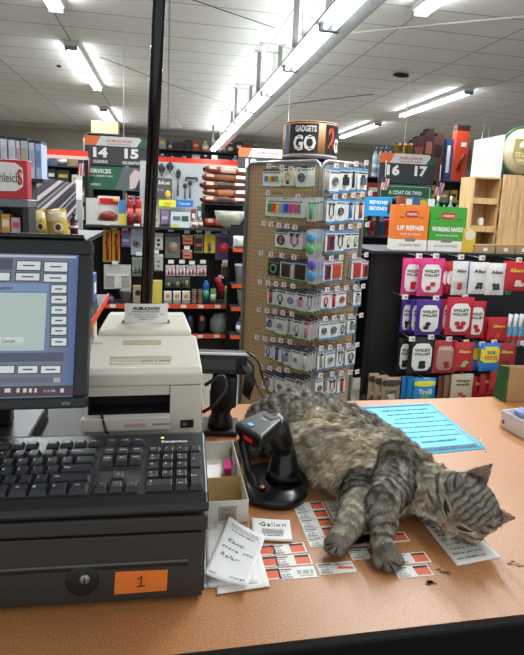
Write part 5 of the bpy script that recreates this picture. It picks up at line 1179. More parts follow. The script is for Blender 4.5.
p = at(521, 152, RY2+.1); er = (at(543, 152, RY2+.1).x-p.x)
e = root('round_plaque', 'round gold and cream plaque with a green rim, at the right edge', 'plaque', (p.x, RY2+.1, p.z), (PI/2, 0, 0))
MB().lathe([(er, 0), (er, .014), (er*.96, .018)], mt('#2e5a44', .5), n=40).build('rim', e); MB().lathe([(er*.9, .018), (er*.9, .021)], mt('#c4ab72', .4), n=40).build('ring', e); MB().lathe([(er*.84, .021), (er*.84, .023)], mt('#d8cfae', .5), n=40).build('disc', e)
m = MB(); m.prism([(-.42*er, .5*er), (.42*er, .5*er), (.46*er, -.2*er), (.3*er, -.52*er), (-.3*er, -.52*er), (-.46*er, -.2*er)], -.005, 0, mt('#b2a166', .45), Matrix.Translation((0, 0, .023)) @ Matrix.Rotation(-PI/2, 4, 'X')); m.lathe([(er*.2, .028), (er*.2, .031)], mt('#d8cfae', .5), n=20, c=(0, er*.2, 0)); m.text('STORE', 0, -er*.12, er*.17, mt('#efe6c4', .5), flat=True, off=.0296); m.text('SERVICE', 0, -er*.35, er*.11, mt('#efe6c4', .5), flat=True, off=.0296); m.build('shield', e)
MB().box(-.02, .02, -er*1.0-(p.z-er-gz)+.002, -er*.95, .0, .01, STEEL).build('stand_post', e)
# ------------------------------------------------------------------ aisle signs
def aisle_sign(x0, y0, x1, ym, y1, Y, nums, subs, low, lab, cords):
    a = at(x0, (y0+y1)/2, Y); b = at(x1, (y0+y1)/2, Y); w = b.x-a.x; mid = (x0+x1)/2; zt = at(mid, y0, Y).z; zm = at(mid, ym, Y).z; zb = at(mid, y1, Y).z
    r = root('aisle_sign', lab, 'aisle sign', ((a.x+b.x)/2, Y, zb), (0, 0, rad(-2))); H = zt-zb; hm = zm-zb; ht = H-hm
    MB().box(-w/2, w/2, 0, .03, hm+.004, H, mt('#34373c', .5)).build('number_board', r, bevel=.003)
    m = MB(); hs = ht*.27
    m.prism([(-w/2, H-hs), (-w*.32, H-hs), (-w*.24, H+.03), (-w/2, H+.03)], -.004, -.0005, mt('#dd6a35', .5)); m.prism([(-w*.32, H-hs), (w*.33, H-hs), (w*.41, H+.0), (w*.38, H+.03), (-w*.24, H+.03)], -.004, -.0005, mt('#cfcfcb', .5)); m.prism([(w*.33, H-hs), (w/2, H-hs), (w/2, H+.0), (w*.41, H)], -.004, -.0005, mt('#235c45', .5))
    m.text('AUBUCHON', .04, H-hs*.30, hs*.36, mt('#c05a48', .5), F0, .0055, w=w*.42, bold=.03, slant=.2); m.text('HARDWARE', .04, H-hs*.74, hs*.26, mt('#a0706a', .5), F0, .0055, w=w*.38); m.build('header_strip', r)
    for s, x in zip(nums, (-.25, .25)): MB().text(s, w*x, hm+ht*.48, ht*.34, WHITE, F0, .002, w=w*.23, bold=.05).build('number', r)
    m = MB()
    for s, x in zip(subs, (-.25, .25)):
        if s: m.text(s, w*x, hm+ht*.14, ht*.11, WHITE, F0, .002, w=w*.23 if len(s) < 10 else w*.29, bold=.02)
    m.build('lettering', r)
    m = MB(); m.box(-w*.48, w*.48, .002, .02, 0, hm-.01, mt('#1f5f43' if low[0] == 'S' else '#1f6044', .5))
    if low[0] == 'S':
        m.text('SERVICES', -w*.26, hm*.76, hm*.17, WHITE, lambda x, z: .002, .001, w=w*.36, bold=.03); m.text('KEYS  SCREENS  PAINT', -w*.24, hm*.56, hm*.07, WHITE, lambda x, z: .002, .001, w=w*.38); m.text('EXPERTS', -w*.33, hm*.2, hm*.09, WHITE, lambda x, z: .002, .001, w=w*.16)
        m.prism([(-w*.02, 0), (w*.48, 0), (w*.48, hm-.01), (w*.12, hm-.01)], -.002, .001, mt('#5d6368', .5)); m.prism([(w*.22, hm*.05), (w*.40, hm*.2), (w*.44, hm*.75), (w*.30, hm*.9), (w*.22, hm*.6)], -.004, -.0022, mt('#c9b6b4', .5)); m.prism([(w*.30, hm*.02), (w*.48, hm*.02), (w*.48, hm*.6), (w*.38, hm*.5)], -.006, -.0042, mt('#25303a', .5))
    else:
        m.text(low, 0, hm*.45, hm*.24, WHITE, lambda x, z: .002, .001, w=w*.6, bold=.03)
        for q in ((-w*.45, w*.45, hm*.10, hm*.13), (-w*.45, w*.45, hm*.82, hm*.85), (-w*.45, -w*.44, hm*.1, hm*.85), (w*.44, w*.45, hm*.1, hm*.85)): m.box(q[0], q[1], .0, .002, q[2], q[3], mt('#cfd6cf', .5))
    m.build('lower_board', r)
    for cx_ in cords: MB().cyl((cx_*w, .015, H-.002), (cx_*w, .015, ZC-zb-.001), .006, WHITE, 5).build('cord', r)
aisle_sign(84.5, 139, 147, 166, 190, 7.5, ('14', '15'), ('CLEANING', 'DECORATION'), 'S', 'aisle sign numbered 14 and 15 with green SERVICES board, upper left', (.12,))
aisle_sign(379, 156, 433.5, 184, 200, 7.0, ('16', '17'), ('', ''), 'A COAT OR TWO', 'aisle sign numbered 16 and 17 above A COAT OR TWO board', (-.08,))
aisle_sign(238, 151, 290, 176, 196, 7.4, ('12', '13'), ('TOOLS', 'PAINT'), 'COLOR', 'aisle sign mostly hidden behind the spinner rack header', (.42,))
def flag(px0, py0, px1, py1, Y, lab, rz=0):
    a = at(px0, (py0+py1)/2, Y); b = at(px1, (py0+py1)/2, Y); w = b.x-a.x; t_ = at((px0+px1)/2, py0, Y).z; z = at((px0+px1)/2, py1, Y).z; h = t_-z
    r = root('hanging_flag', lab, 'flag', ((a.x+b.x)/2, Y, z), (0, 0, rad(rz))); m = MB(); n = 9
    for k in range(n): m.surf(lambda u, v: (-w/2+w*(k+u)/n+.02*(v-.5), .012*math.sin(8*(k+u)/n+4*v), h*v*(1-.15*(k+u)/n)), 1, 6, mt(['#b04450', '#dcd6d6'][k % 2], .7))
    m.surf(lambda u, v: (-w/2+w*.45*u+.02*(v*.4+.1), .012*math.sin(3.6*u+4*(v*.4+.6))-.006, h*(.6+.4*v)), 3, 4, mt('#3a4468', .7)); m.build('cloth', r)
    MB().cyl((-.0, .01, h*.9), (.0, .01, h+.22), .006, WHITE, 6).build('stick', r)
flag(78, 155, 90, 176, 7.3, 'small striped flag hanging at the left of sign 14'); flag(381, 177, 389, 190, 6.8, 'small striped flag at the lower left of sign 16'); flag(434, 181, 445, 196, 6.8, 'small striped flag right of sign 17', 20)
# ------------------------------------------------------------------ rear-left gondola
LY = 4.98
x0 = at(86, 300, 4.7).x; x1 = at(246, 300, 4.7).x
ztop = at(165, 229, LY-.1).z
g2 = root('hardware_gondola', 'black gondola of hanging hardware with orange price strips, behind the printer', 'shelving', (x0, LY, 0)); W2_ = x1-x0
MB().box(0, W2_, 0, .02, .05, ztop, PEGB).build('pegboard', g2)
zs_a = at(165, 306, 4.7).z; zs_b = at(165, 336, 4.7).z
for zz in (zs_a, zs_b):
    s_ = MB().box(0, W2_, -.30, 0, zz-.005, zz+.012, mt('#3a3a3e', .5)).build('shelf', g2, bevel=.002)
    MB().box(0, W2_, -.304, -.300, zz-.018, zz+.022, ORANGE).build('price_strip', s_)
    for k in range(9): MB().box(.05+k*.155, .10+k*.155, -.3055, -.304, zz-.012, zz+.016, TAGW).build('price_ticket', s_)
MB().box(0, W2_, -.28, 0, .0005, zs_b-.006, MATTE).build('base_deck', g2)
MB().box(-.02, 0, -.02, .03, .0005, ztop, BM).build('upright', g2); MB().box(W2_, W2_+.02, -.02, .03, .0005, ztop, BM).build('upright', g2)
MB().box(-.02, W2_+.02, -.20, .30, ztop, ztop+.02, mt('#26262a', .5)).build('top_shelf', g2)
HY = LY-.10; BY = LY-.22
def h2(px, py, Y=HY):
    p = at(px, py, Y-.02)-Vector((x0, LY, 0)); o = MB().tube([(p.x, 0, p.z), (p.x, p.y, p.z)], .003, STEEL, 6).build('hook', g2); MB().box(-.026, .026, -.002, 0, -.014, .02, TAGW).build('price_tag', o, loc=tuple(p))
for x, y in ((107, 226), (114, 228), (125, 229), (137, 226), (115, 263), (139, 254), (156, 228), (156, 252), (171, 230), (187, 232), (187, 248), (199, 231), (208, 233), (225, 232), (171, 262), (182, 262), (192, 263), (203, 262), (225, 262), (221, 277)): h2(x, y)
def item(b, m_fn, name, lab, cat, Y=None, rz=0, base=None, grp=None):
    Y = Y or HY; w, h = dims(*b, Y); mid = ((b[0]+b[2])/2, b[3])
    if base is not None: p = at(mid[0], (b[1]+b[3])/2, Y); h = at(mid[0], b[1], Y).z-base; o = m_fn(w, h).build(name, loc=(p.x, Y, base), rot=(0, 0, rad(rz))); return tag(o, lab, cat, grp)
    return put(m_fn(w, h), name, lab, cat, mid, Y, grp, rz)
HG = 'packages hanging on the black pegboard behind printer'
def tubep(w, h): m = MB(); m.box(-w/2, w/2, 0, .002, 0, h, mt('#c9952c', .5)); m.box(-w*.3, w*.1, -.001, 0, h*.05, h*.95, mt('#d9c13a', .5)); m.tube([(w*.12, -.012, h*.08), (w*.12, -.012, h*.5), (w*.12, -.012, h*.9)], w*.2, mt('#b01f1c', .4), 8); m.ell((-w*.1, -.004, h*.6), (w*.12, .004, h*.06), mt('#5d6a30', .5), None, 8, 5); return m
item((103, 229, 111, 262), tubep, 'tube_pack', 'red and yellow tube pack hanging at far left, left one of the pair', 'package', grp=HG)
item((112, 230, 120, 263), tubep, 'tube_pack', 'red and yellow tube pack hanging at far left, right one of the pair', 'package', grp=HG)
item((121, 231, 131, 247), lambda w, h: blister(w, h, '#b86a78', '#4a78b0', '#d8a098', 'box', '#d04a66'), 'blister_pack', 'pink topped pack with blue band right of the tube packs', 'package', grp=HG)
item((131, 229, 143, 255), lambda w, h: blister(w, h, '#9fb0bc', '#8a8278', '#1a1a1c', 'round', '#c0ccd4'), 'blister_pack', 'blue grey pack with round drain fitting just left of post', 'package', grp=HG)
item((132, 257, 143, 276), lambda w, h: blister(w, h, '#7d857a', '#60665e', '#8aa07a', 'bits', '#9aa094'), 'blister_pack', 'grey green pack below the drain fitting, left of post', 'package', grp=HG)
def faucet(w, h): m = MB(); m.box(-w/2, w/2, 0, .05, 0, h, mt('#c7c6c0', .5)); m.box(-w*.45, w*.45, -.003, 0, h*.1, h*.62, mt('#a9a59c', .5)); m.box(-w*.12, w*.14, -.006, -.003, h*.05, h*.6, mt('#dcdad2', .5)); m.box(-w*.42, w*.42, -.007, -.003, h*.55, h*.62, WHITE); return m
item((104, 265, 131, 289), faucet, 'boxed_fixture', 'wide pale grey boxed fixture under the tube packs', 'package', grp=HG)
item((120, 290, 131, 305), lambda w, h: bucket(w/2, h, '#8d8a88'), 'pot', 'small grey pot on the orange edged shelf left of post', 'pot', BY, base=zs_a+.0125)
item((107, 295, 114, 305), lambda w, h: bottle(w/2, h, '#5a4a70', '#2a2a30'), 'bottle', 'tiny purple bottle at the left of the orange edged shelf', 'bottle', BY, base=zs_a+.0125)
item((133, 286, 143, 305), lambda w, h: carton(w, h, .06, [(0, 1, '#a39572'), (.0, .0, '#a39572')]).decal(0, h*.6, w*.3, w*.3, INK, F0, .001), 'carton', 'beige carton with dark circle on the shelf left of post', 'carton', BY, base=zs_a+.0125)
item((154, 233, 163, 250), lambda w, h: blister(w, h, '#b8bcc0', '#d8d8d4', '#2a2a2c', 'outlet'), 'blister_pack', 'grey outlet cover pack just right of the post, upper', 'package', grp=HG)
item((154, 254, 163, 271), lambda w, h: blister(w, h, '#a8acac', '#b8bab4', '#808884', 'outlet'), 'blister_pack', 'pale grey pack just right of the post, below outlet cover', 'package', grp=HG)
item((165, 233, 180, 258), lambda w, h: blister(w, h, '#6b6c6a', '#a08a80', '#b8a048', 'round', '#4a4f60'), 'blister_pack', 'large dark clear pack with tan contents right of post', 'package', grp=HG)
item((182, 235, 193, 245), lambda w, h: blister(w, h, '#b8503c', '#c8806a', '#8a2a20', 'box'), 'blister_pack', 'small red pack, upper of two beside the large clear pack', 'package', grp=HG)
item((182, 250, 192, 259), lambda w, h: blister(w, h, '#b8503c', '#c8806a', '#8a2a20', 'box'), 'blister_pack', 'small red pack, lower of two beside the large clear pack', 'package', grp=HG)
item((194, 234, 203, 253), lambda w, h: blister(w, h, '#8a967a', '#2a2c2e', '#c05040', 'box', '#a8a898'), 'blister_pack', 'green grey pack with black contents left of yellow pack', 'package', grp=HG)
item((204, 234, 215, 253), lambda w, h: blister(w, h, '#d8b82e', '#4a5060', '#c8b040', 'tool', '#e0c83a'), 'blister_pack', 'bright yellow pack with dark tool in the upper row', 'package', grp=HG)
item((215, 233, 231, 260), lambda w, h: blister(w, h, '#4f3f6a', '#c02c38', '#d85a50', 'round', '#8a7ab0'), 'blister_pack', 'purple pack with round red tool, upper row right', 'package', grp=HG)
for i in range(4): item((165.5+i*10.4, 265, 175+i*10.4, 276), lambda w, h: blister(w, h, '#d0bcc0', '#b03a58', '#e6e0e0', 'bits'), 'blister_pack', 'pink and white small pack in the row of four, %s from left' % ORD[i], 'package', grp=HG)
item((165, 277, 190, 288), lambda w, h: blister(w, h, '#50564a', '#2c2c30', '#8a8f60', 'bits', '#5f6358'), 'blister_pack', 'wide dark pack hanging under the four pink and white packs', 'package', grp=HG)
item((221, 264, 229, 277), lambda w, h: blister(w, h, '#8a7a5c', '#6b3028', '#3a4030', 'box'), 'blister_pack', 'small brown pack below the purple pack', 'package', grp=HG)
S0 = zs_a+.0125
item((151, 281, 162, 305), lambda w, h: carton(w, h, .07, [(0, 1, '#d9c65a')]), 'carton', 'pale yellow carton on the shelf right of the post', 'carton', BY, base=S0)
for i in range(3): item((164+i*9.2, 292, 171.5+i*9.2, 305), lambda w, h: carton(w, h, .06, [(0, .3, '#a8a49c'), (.3, 1, '#dcdad6')]).decal(0, h*.62, w*.3, w*.3, mt('#c8a040', .5), F0, .001), 'carton', 'small white carton with yellow spot on shelf, %s of three' % ORD[i], 'carton', BY, base=S0, grp='small white cartons on the orange edged shelf')
for i in range(2):
    for j in range(3): item((191.3+i*6, 300-5*j, 196.6+i*6, 305), lambda w, h: MB().lathe([(w/2, 0), (w/2, .008), (w*.4, .012), (w*.4, .032), (w/2, .036), (w/2, .044)], mt('#77604c', .5), n=12).lathe([(w*.43, .014), (w*.43, .03)], mt(['#c8884a', '#a06a58', '#8a8f9a'][j], .5), n=12), 'wire_spool', 'wire spool in the %s stack, %s' % (['left', 'right'][i], ['bottom', 'middle', 'top'][j]), 'spool', BY, base=S0+.045*j, grp='stacked wire spools')
item((203, 281, 209, 305), lambda w, h: canister(w/2, h, '#2a5ab0', '#2a7ac0', '#3a9a6a'), 'spray_can', 'blue spray can on the orange edged shelf', 'spray can', BY, base=S0)
item((210, 287, 216, 305), lambda w, h: canister(w/2, h, '#7aa060', '#202428', '#d0d8c8'), 'spray_can', 'green and white spray can right of the blue one', 'spray can', BY, base=S0)
item((214, 277, 225, 296), lambda w, h: MB().tube([(-w*.3, 0, h), (0, -.01, h*.6), (w*.15, 0, 0)], [w*.3, w*.26, w*.22], mt('#c02838', .4), 10).box(-w*.1, w*.4, -.03, -.01, h*.3, h*.6, mt('#c02838', .4)), 'red_funnel', 'red plastic funnel piece hanging above the spray cans', 'funnel', grp=None)
item((225, 287, 234, 305), lambda w, h: carton(w, h, .05, [(0, .8, '#7a9a5a'), (.8, 1, '#e0c83a')]).decal(0, h*.5, w*.25, w*.25, mt('#3a60a0', .5), F0, .001), 'carton', 'green carton with yellow top at the right of the shelf', 'carton', BY, base=S0)
S1 = zs_b+.0125
for i, c in enumerate(('#3a4a90', '#c87a3a')): item((184+i*12, 313, 195+i*12, 336), lambda w, h: MB().lathe([(w*.3, 0), (w*.42, h*.1), (w*.42, h*.8), (w*.2, h)], mt('#23262c', .3), n=12).ell((0, -w*.36, h*.75), (w*.2, .01, h*.14), mt(c, .5)), 'dark_jar', ['dark jar with blue front on the lower shelf', 'dark jar with orange front on the lower shelf'][i], 'jar', BY, base=S1)
item((209, 313, 230, 336), lambda w, h: MB().lathe([(w*.36, 0), (w*.48, h*.2), (w*.48, h*.7), (w*.3, h*.92), (w*.3, h)], mt('#9aa0a0', .15, alpha=.6), n=18).ell((0, 0, h*.35), (w*.4, w*.4, h*.25), mt('#5c5f58', .5)), 'glass_jar', 'large clear jar with grey contents on the lower shelf', 'jar', BY, base=S1)
item((234, 316, 242, 336), lambda w, h: bottle(w/2, h, '#6a4f98', '#e8e6e2', '#7a5fa8'), 'bottle', 'purple bottle with white cap at right of lower shelf', 'bottle', BY, base=S1)
# wing rack with buckets
WY = 4.45; wx0 = at(232, 280, WY).x; wx1 = at(258, 280, WY).x
wr_ = root('wing_rack', 'narrow rack of buckets with orange shelf edges left of the spinner', 'shelving', (wx0, WY, 0))
MB().box(0, wx1-wx0, .2, .215, .02, at(245, 226, WY).z, MATTE).build('back_panel', wr_)
lvl = [at(240, y, WY).z for y in (250, 286, 309, 337)]
for zz in lvl: s_ = MB().box(0, wx1-wx0, 0, .2, zz-.004, zz+.008, mt('#3a3a3e', .5)).build('shelf', wr_); MB().box(0, wx1-wx0, -.003, 0, zz-.018, zz+.014, ORANGE).build('price_strip', s_)
MB().box(wx1-wx0, wx1-wx0+.02, .18, .2, .0005, at(245, 226, WY).z, BM).build('upright', wr_); MB().box(-.02, 0, .18, .2, .0005, lvl[0], BM).build('upright', wr_)
for i, (b, z) in enumerate((((235, 262, 248, 285), lvl[1]), ((237, 287, 250, 308), lvl[2]))): item(b, lambda w, h: bucket(w/2, h*.9, '#c9cdd0'), 'bucket', 'pale grey bucket on the wing rack, %s one' % ['upper', 'lower'][i], 'bucket', WY+.09, base=z+.0085)
item((233, 236, 249, 250), lambda w, h: pouch(w, h, .08, '#d8d8d2'), 'white_bag', 'white bag lying on the top shelf of the wing rack', 'bag', WY+.09, base=lvl[0]+.0085)
item((236, 318, 246, 336), lambda w, h: bottle(w/2, h, '#7a62a8', '#e8e6e2', '#e0dcea'), 'bottle', 'purple and white bottle on the lowest wing rack shelf', 'bottle', WY+.09, base=lvl[3]+.0085)
# ------------------------------------------------------------------ upper rack with pellet bags on the rear gondola
TZ = ztop+.0205; UY = LY+.02
xa = at(203, 210, UY).x-x0; s205 = at(225, 204, UY).z
ur_ = root('bag_rack', 'black two-level rack carrying brown feed bags, left of the spinner', 'shelving', (x0+xa, UY, TZ)); bw = at(247, 210, UY).x-x0-xa
MB().box(0, bw, .02, .26, s205-TZ-.012, s205-TZ, MATTE).build('shelf', ur_); m = MB()
for xx in (0, bw-.015):
    for yy in (.02, .245): m.box(xx, xx+.015, yy, yy+.015, .0005, s205-TZ-.013, MATTE)
m.build('post', ur_); MB().box(0.016, bw-.016, .235, .245, .0005, s205-TZ-.013, MATTE).build('back_panel', ur_)
def sack(w, h, d, col, col2, seed):
    r_ = random.Random(seed); m = MB()
    def f(u, v):
        a = 2*PI*v; x = (u-.5)*w; e_ = abs(2*u-1); k = (1-e_**10)**.5*.55+.45
        q = Vector((x*9+seed*3, math.cos(a)*1.5, math.sin(a)*1.5)); nz = noise.noise(q)*.5+noise.noise(q*2.7)*.35
        x += .012*noise.noise(Vector((seed, a, u*3)))
        return (x, d/2*math.copysign(abs(math.cos(a))**.5, math.cos(a))*(k*.12+.88)+nz*.007, h/2+h/2*math.copysign(abs(math.sin(a))**.5, math.sin(a))*k*(1+.16*nz))
    m.surf(lambda u, v: f(u, 1-v), 40, 20, mt(col, .3, var=.25, scale=14))
    def patch(u0, u1, v0, v1, c):
        def g_(u, v):
            q = Vector(f(u0+(u1-u0)*u, v0+(v1-v0)*v)); o_ = Vector((0, q.y, q.z-h/2)).normalized()*.0012; return tuple(q+o_)
        m.surf(lambda u, v: g_(u, v), 10, 5, mt(c, .35, var=.2))
    patch(.33, .66, .44, .60, col2); patch(.72, .93, .30, .50, '#d8cfc8'); patch(.36, .6, .27, .40, '#d8b8a4'); patch(.08, .24, .38, .50, '#c9a890')  # print and white ends; pale patches at right and top also paint highlights
    return m
zc_ = s205+.001; bagx = x0+xa+bw/2
for k in range(5):
    m = sack(bw*1.04, .069, .22, ['#6e3526', '#7a3d2a', '#66321f', '#84442e', '#7d4030'][k], ['#40211a', '#b06a48', '#3c201a', '#8a5030', '#c8a890'][k], k)
    o = m.build('feed_bag', loc=(bagx+[-.005, .012, -.01, .004, .018][k], UY+.14, zc_), rot=(0, rad([0, 2, -2, 2.5, 4][k]*.6), rad([2, -3, 4, -2, 3][k]))); zc_ += .070
    tag(o, 'brown plastic feed bag in the stack left of spinner, %s' % ['bottom one', 'second from bottom', 'middle one', 'second from top', 'top one'][k], 'feed bag', 'brown feed bags stacked on the rack')
tag(sack(bw*.72, .085, .19, '#a8442e', '#c87058', 8).build('feed_bag', loc=(x0+xa+bw*.42, UY+.12, TZ+.001)), 'reddish feed bag alone on the lower level under the stack', 'feed bag')
item((214, 211, 246, 228), lambda w, h: MB().lathe([(w*.12, 0), (w*.3, h*.2), (w*.46, h*.7), (w*.5, h), (w*.46, h)], mt('#cfd4d2', .15, alpha=.55), n=22).ell((0, 0, h*.62), (w*.36, w*.3, h*.3), mt('#c9c48a', .6, var=.4, scale=90)), 'clear_bowl', 'clear bowl of yellow and white pieces before the reddish bag', 'bowl', LY-.1, base=TZ+.0005)
# goods standing on the rear gondola top
def top(b, m_fn, name, lab, cat, Y=None, **k): return item(b, m_fn, name, lab, cat, Y or (LY-.06), base=TZ+.0005, **k)
top((97, 196, 119, 224), lambda w, h: MB().box(-w/2, w/2, 0, .08, 0, h*.12, mt('#d8d4cc', .5)).box(-w/2, w/2, .07, .08, h*.12, h, mt('#dcdad4', .5)).box(-w*.42, w*.42, .06, .07, h*.72, h*.92, RED).ell((0, .03, h*.28), (w*.42, .035, h*.2), mt('#7a2a22', .4, var=.4, scale=60)).ell((w*.3, .05, h*.86), (w*.12, .01, h*.08), mt('#e08a2a', .5)), 'party_tray', 'white display tray of red items with a small orange badge', 'display tray')
top((86, 198, 97, 224), lambda w, h: carton(w, h, .08, [(0, 1, '#d2d0ca')]), 'carton', 'plain white carton left of the red display tray', 'carton')
top((119, 200, 126, 224), lambda w, h: carton(w, h, .05, [(0, .45, '#d8c84a'), (.45, 1, '#4a86b8')]), 'carton', 'narrow blue and yellow carton right of the red display tray', 'carton')
for i in range(2): top((127+i*8, 197, 133.5+i*8, 224), lambda w, h: canister(w/2, h, '#a82820', '#801c18', '#c0544a'), 'red_canister', 'red canister on gondola top beside the post, %s one' % ['left', 'right'][i], 'canister', grp='two red canisters')
top((108, 186, 136, 198), lambda w, h: carton(w, h*.001+.001, .01, [(0, 1, '#d0cdd0')]), 'paper_tag', 'white tag strip above the red canisters', 'tag') if False else None
top((160, 206, 170, 225), lambda w, h: blister(w, h, '#5c4a6a', '#8a7a98', '#c8b8c8', 'box', '#8a9a50'), 'blister_pack', 'purple pack standing right of post on gondola top', 'package')
def pcard(w, h): m = MB(); m.box(-w/2, w/2, 0, .004, 0, h, mt('#d3dbe0', .5)); m.box(-w*.4, w*.0, -.001, 0, h*.45, h*.72, mt('#5a7a98', .5)); m.box(w*.05, w*.42, -.001, 0, h*.4, h*.75, mt('#4a5a54', .5)); m.box(-w*.4, -w*.1, -.0015, 0, h*.04, h*.22, mt('#d8d83a', .5)); return m
top((171, 212, 190, 229), pcard, 'picture_card', 'pale blue card with two pictures and a yellow tag', 'card', LY-.16)
for i, c in enumerate(('#8a6a5a', '#7a4a48')): top((192+i*6, 218, 197+i*6, 228), lambda w, h: bottle(w/2, h, c, '#c8c0b8', '#b8a898'), 'small_jar', 'small brown jar right of the picture card, %s' % ['left', 'right'][i], 'jar')
top((144, 206, 151, 224), lambda w, h: carton(w, h, .05, [(0, 1, '#c9b23a')]), 'carton', 'yellow carton half hidden by the post on gondola top', 'carton')
# grey display wall with hanging tools and the red header
DWY = 6.2
A = at(140, 168, DWY); B_ = at(236, 168, DWY)
dw = root('tool_display', 'light grey display wall with hanging black tools under a red header', 'display wall', (A.x, DWY, 0))
ww = B_.x-A.x; zt = at(185, 163, DWY).z
MB().box(0, ww, 0, .03, .0005, zt, mt('#a9adae', .6)).build('wall_panel', dw)
o = at(192, 160, 6.15)
for i, (b, k) in enumerate((((158, 163, 165, 176), 0), ((166, 162, 174, 173), 1), ((176, 169, 181, 178), 2))):
    item(b, lambda w, h: MB().ell((0, 0, h*.6), (w*.45, .02, h*.4), mt('#18191c', .4)).box(-w*.12, w*.12, -.02, .01, 0, h*.5, mt('#3a3c40', .5)), 'hanging_tool', 'black hanging tool on the grey wall, %s' % ORD[i], 'tool', DWY-.0205)
for i, (px, a, b) in enumerate(((178, 176, 196), (185, 186, 199), (190, 183, 198))): w, h = dims(px-2, a, px+2, b, DWY-.012); put(MB().cyl((0, 0, 0), (0, 0, h), .008, mt('#55585a', .4), 8).ell((0, 0, h), (.025, .012, .03), mt('#303236', .4)), 'hand_tool', 'small steel hand tool hanging on the grey wall, %s from left' % ORD[i], 'tool', (px, b), DWY-.0105)
item((186, 178, 197, 181), lambda w, h: MB().tube([(-w/2, 0, 0), (-w/2, 0, h), (w/2, 0, h), (w/2, 0, 0)], .012, INK, 6), 'bracket', 'wide black bracket hanging on the grey wall', 'bracket', DWY-.03)
w, h = dims(151, 178, 172, 198, DWY-.1); m = MB(); m.box(-w/2, w/2, 0, .02, 0, h, mt('#55504f', .5)); m.text('e blue', 0, h*.78, h*.2, WHITE, F0, .001, w=w*.8, slant=.2); m.text('POWER TOOL', -.03, h*.4, h*.12, mt('#b89ab8', .5), F0, .001, w=w*.5); m.ell((w*.3, -.005, h*.2), (w*.14, .01, h*.2), mt('#d8b040', .5)); put(m, 'dark_sign', 'dark brown sign with white script on the grey wall', 'sign', (161.5, 198), DWY-.1)
w, h = dims(159, 199, 176, 206, DWY-.12); m = MB(); m.box(-w/2, w/2, 0, .01, 0, h, mt('#e6de46', .5)); m.text('SALE', 0, h*.5, h*.4, mt('#b06a20', .5), F0, .001, w=w*.4); put(m, 'yellow_sign', 'bright yellow shelf sign right of the post', 'sign', (167.5, 207), DWY-.12)
w, h = dims(176, 199, 193, 206, DWY-.12); m = MB(); m.box(-w/2, w/2, 0, .01, 0, h, mt('#1f74c4', .5)); m.text('Tomcat', 0, h*.5, h*.4, WHITE, F0, .001, w=w*.66); put(m, 'blue_sign', 'bright blue shelf sign beside the yellow sign', 'sign', (184.5, 207), DWY-.12)
def shelfsign(px0, py0, px1, py1, Y0_, Y1_, hpx, lab):
    a = at(px0, py0, Y0_); b = at(px1, py1, Y1_); z = (a.z+b.z)/2; hh = hpx*Y0_/520; d = Vector((b.x-a.x, b.y-a.y, 0)); m = MB(); L_ = d.length
    m.box(0, L_, -.02, .02, -hh, 0, mt('#d8321e', .45)); m.box(0, L_, -.03, .03, -hh*1.6, -hh, mt('#d9b8b0', .5)); m.box(.0, .04, -.02, .02, -z+.001, -hh*1.6, BM); m.box(L_-.04, L_, -.02, .02, -z+.001, -hh*1.6, BM)
    o = m.build('red_header', loc=(a.x, a.y, z), rot=(0, 0, math.atan2(d.y, d.x))); return tag(o, lab, 'header')
shelfsign(140, 155, 240, 161.5, 14.8, 14.8, 5.5, 'long bright red header band above the grey tool wall')
shelfsign(40, 146, 88, 154, 6.4, 6.4, 5, 'orange red header band at left above the striped board')
# ------------------------------------------------------------------ far shelving
rr_ = random.Random(11)
KINDS = []
FARC = [('red', '#a03028'), ('white', '#c9c8c2'), ('blue', '#34507c'), ('black', '#222428'), ('tan', '#9a7d58'), ('green', '#3c6a48'), ('grey', '#7b7f82'), ('gold', '#b8963a')]
def far_unit(pxa, pxb, Y, ztop_, lab, levels, zfrom, top_goods=True, group='goods on the far shelving', skip=None, S=1.0):
    a = at(pxa, 200, Y); b = at(pxb, 200, Y); W = b.x-a.x
    r = root('tall_shelving', lab, 'shelving', (a.x, Y, 0)); MB().box(0, W, .38, .40, .0005, ztop_, mt('#2a2b2e', .7)).build('back_panel', r)
    m = MB()
    for xx in (0, W-.03): MB().box(xx, xx+.03, 0, .38, .0005, ztop_, mt('#303236', .6)).build('side_panel', r); zs = []
    for k in range(levels): zz = zfrom+(ztop_-zfrom)*k/max(1, levels-1); zs.append(zz); MB().box(.031, W-.031, 0, .378, zz-.02, zz, mt('#3c3e42', .6)).build('shelf', r)
    gap = (ztop_-zfrom)/max(1, levels-1)
    for k, zz in enumerate(zs):
        if k == levels-1 and not top_goods: continue
        x = .04
        while x < W-.2*S:
            w = rr_.uniform(.10, .24)*S; nm, col = rr_.choice(FARC); h = rr_.uniform(.5, .85)*(gap if gap < .5*S else .4*S)
            if x+w > W-.04: break
            kd = rr_.random(); key = (nm, round(w, 1), kd < .55)
            if kd < .55: m = MB().box(0, w, 0, .25, 0, h, mt(col, .5)).box(w*.15, w*.85, -.002, 0, h*.45, h*.7, mt(rr_.choice(['#d8d4cc', '#c8a040', '#402a2a']), .5)); cat = 'carton'
            else: m = bottle(w*.36, h, col, '#d8d8d4', '#b8b4a8'); m.v = [v+Vector((w/2, .12, 0)) for v in m.v]; cat = 'bottle'
            o = m.build('far_'+cat if False else cat, loc=(a.x+x, Y+.03, zz+.0008)); tag(o, f'{nm} {cat} standing on the {group[14:] if False else "shelves of the "+lab.split(",")[0]}', cat, f'{nm} {cat}s on the {lab.split(",")[0]}'[:70])
            x += w+rr_.uniform(.01, .05)
    return r
far_unit(-20, 90, 8.6, 1.92, 'far left shelving, beyond the striped board', 4, 1.1)
far_unit(112, 262, 15.0, 2.85, 'far middle shelving, beyond the red header', 6, .9, S=1.5)
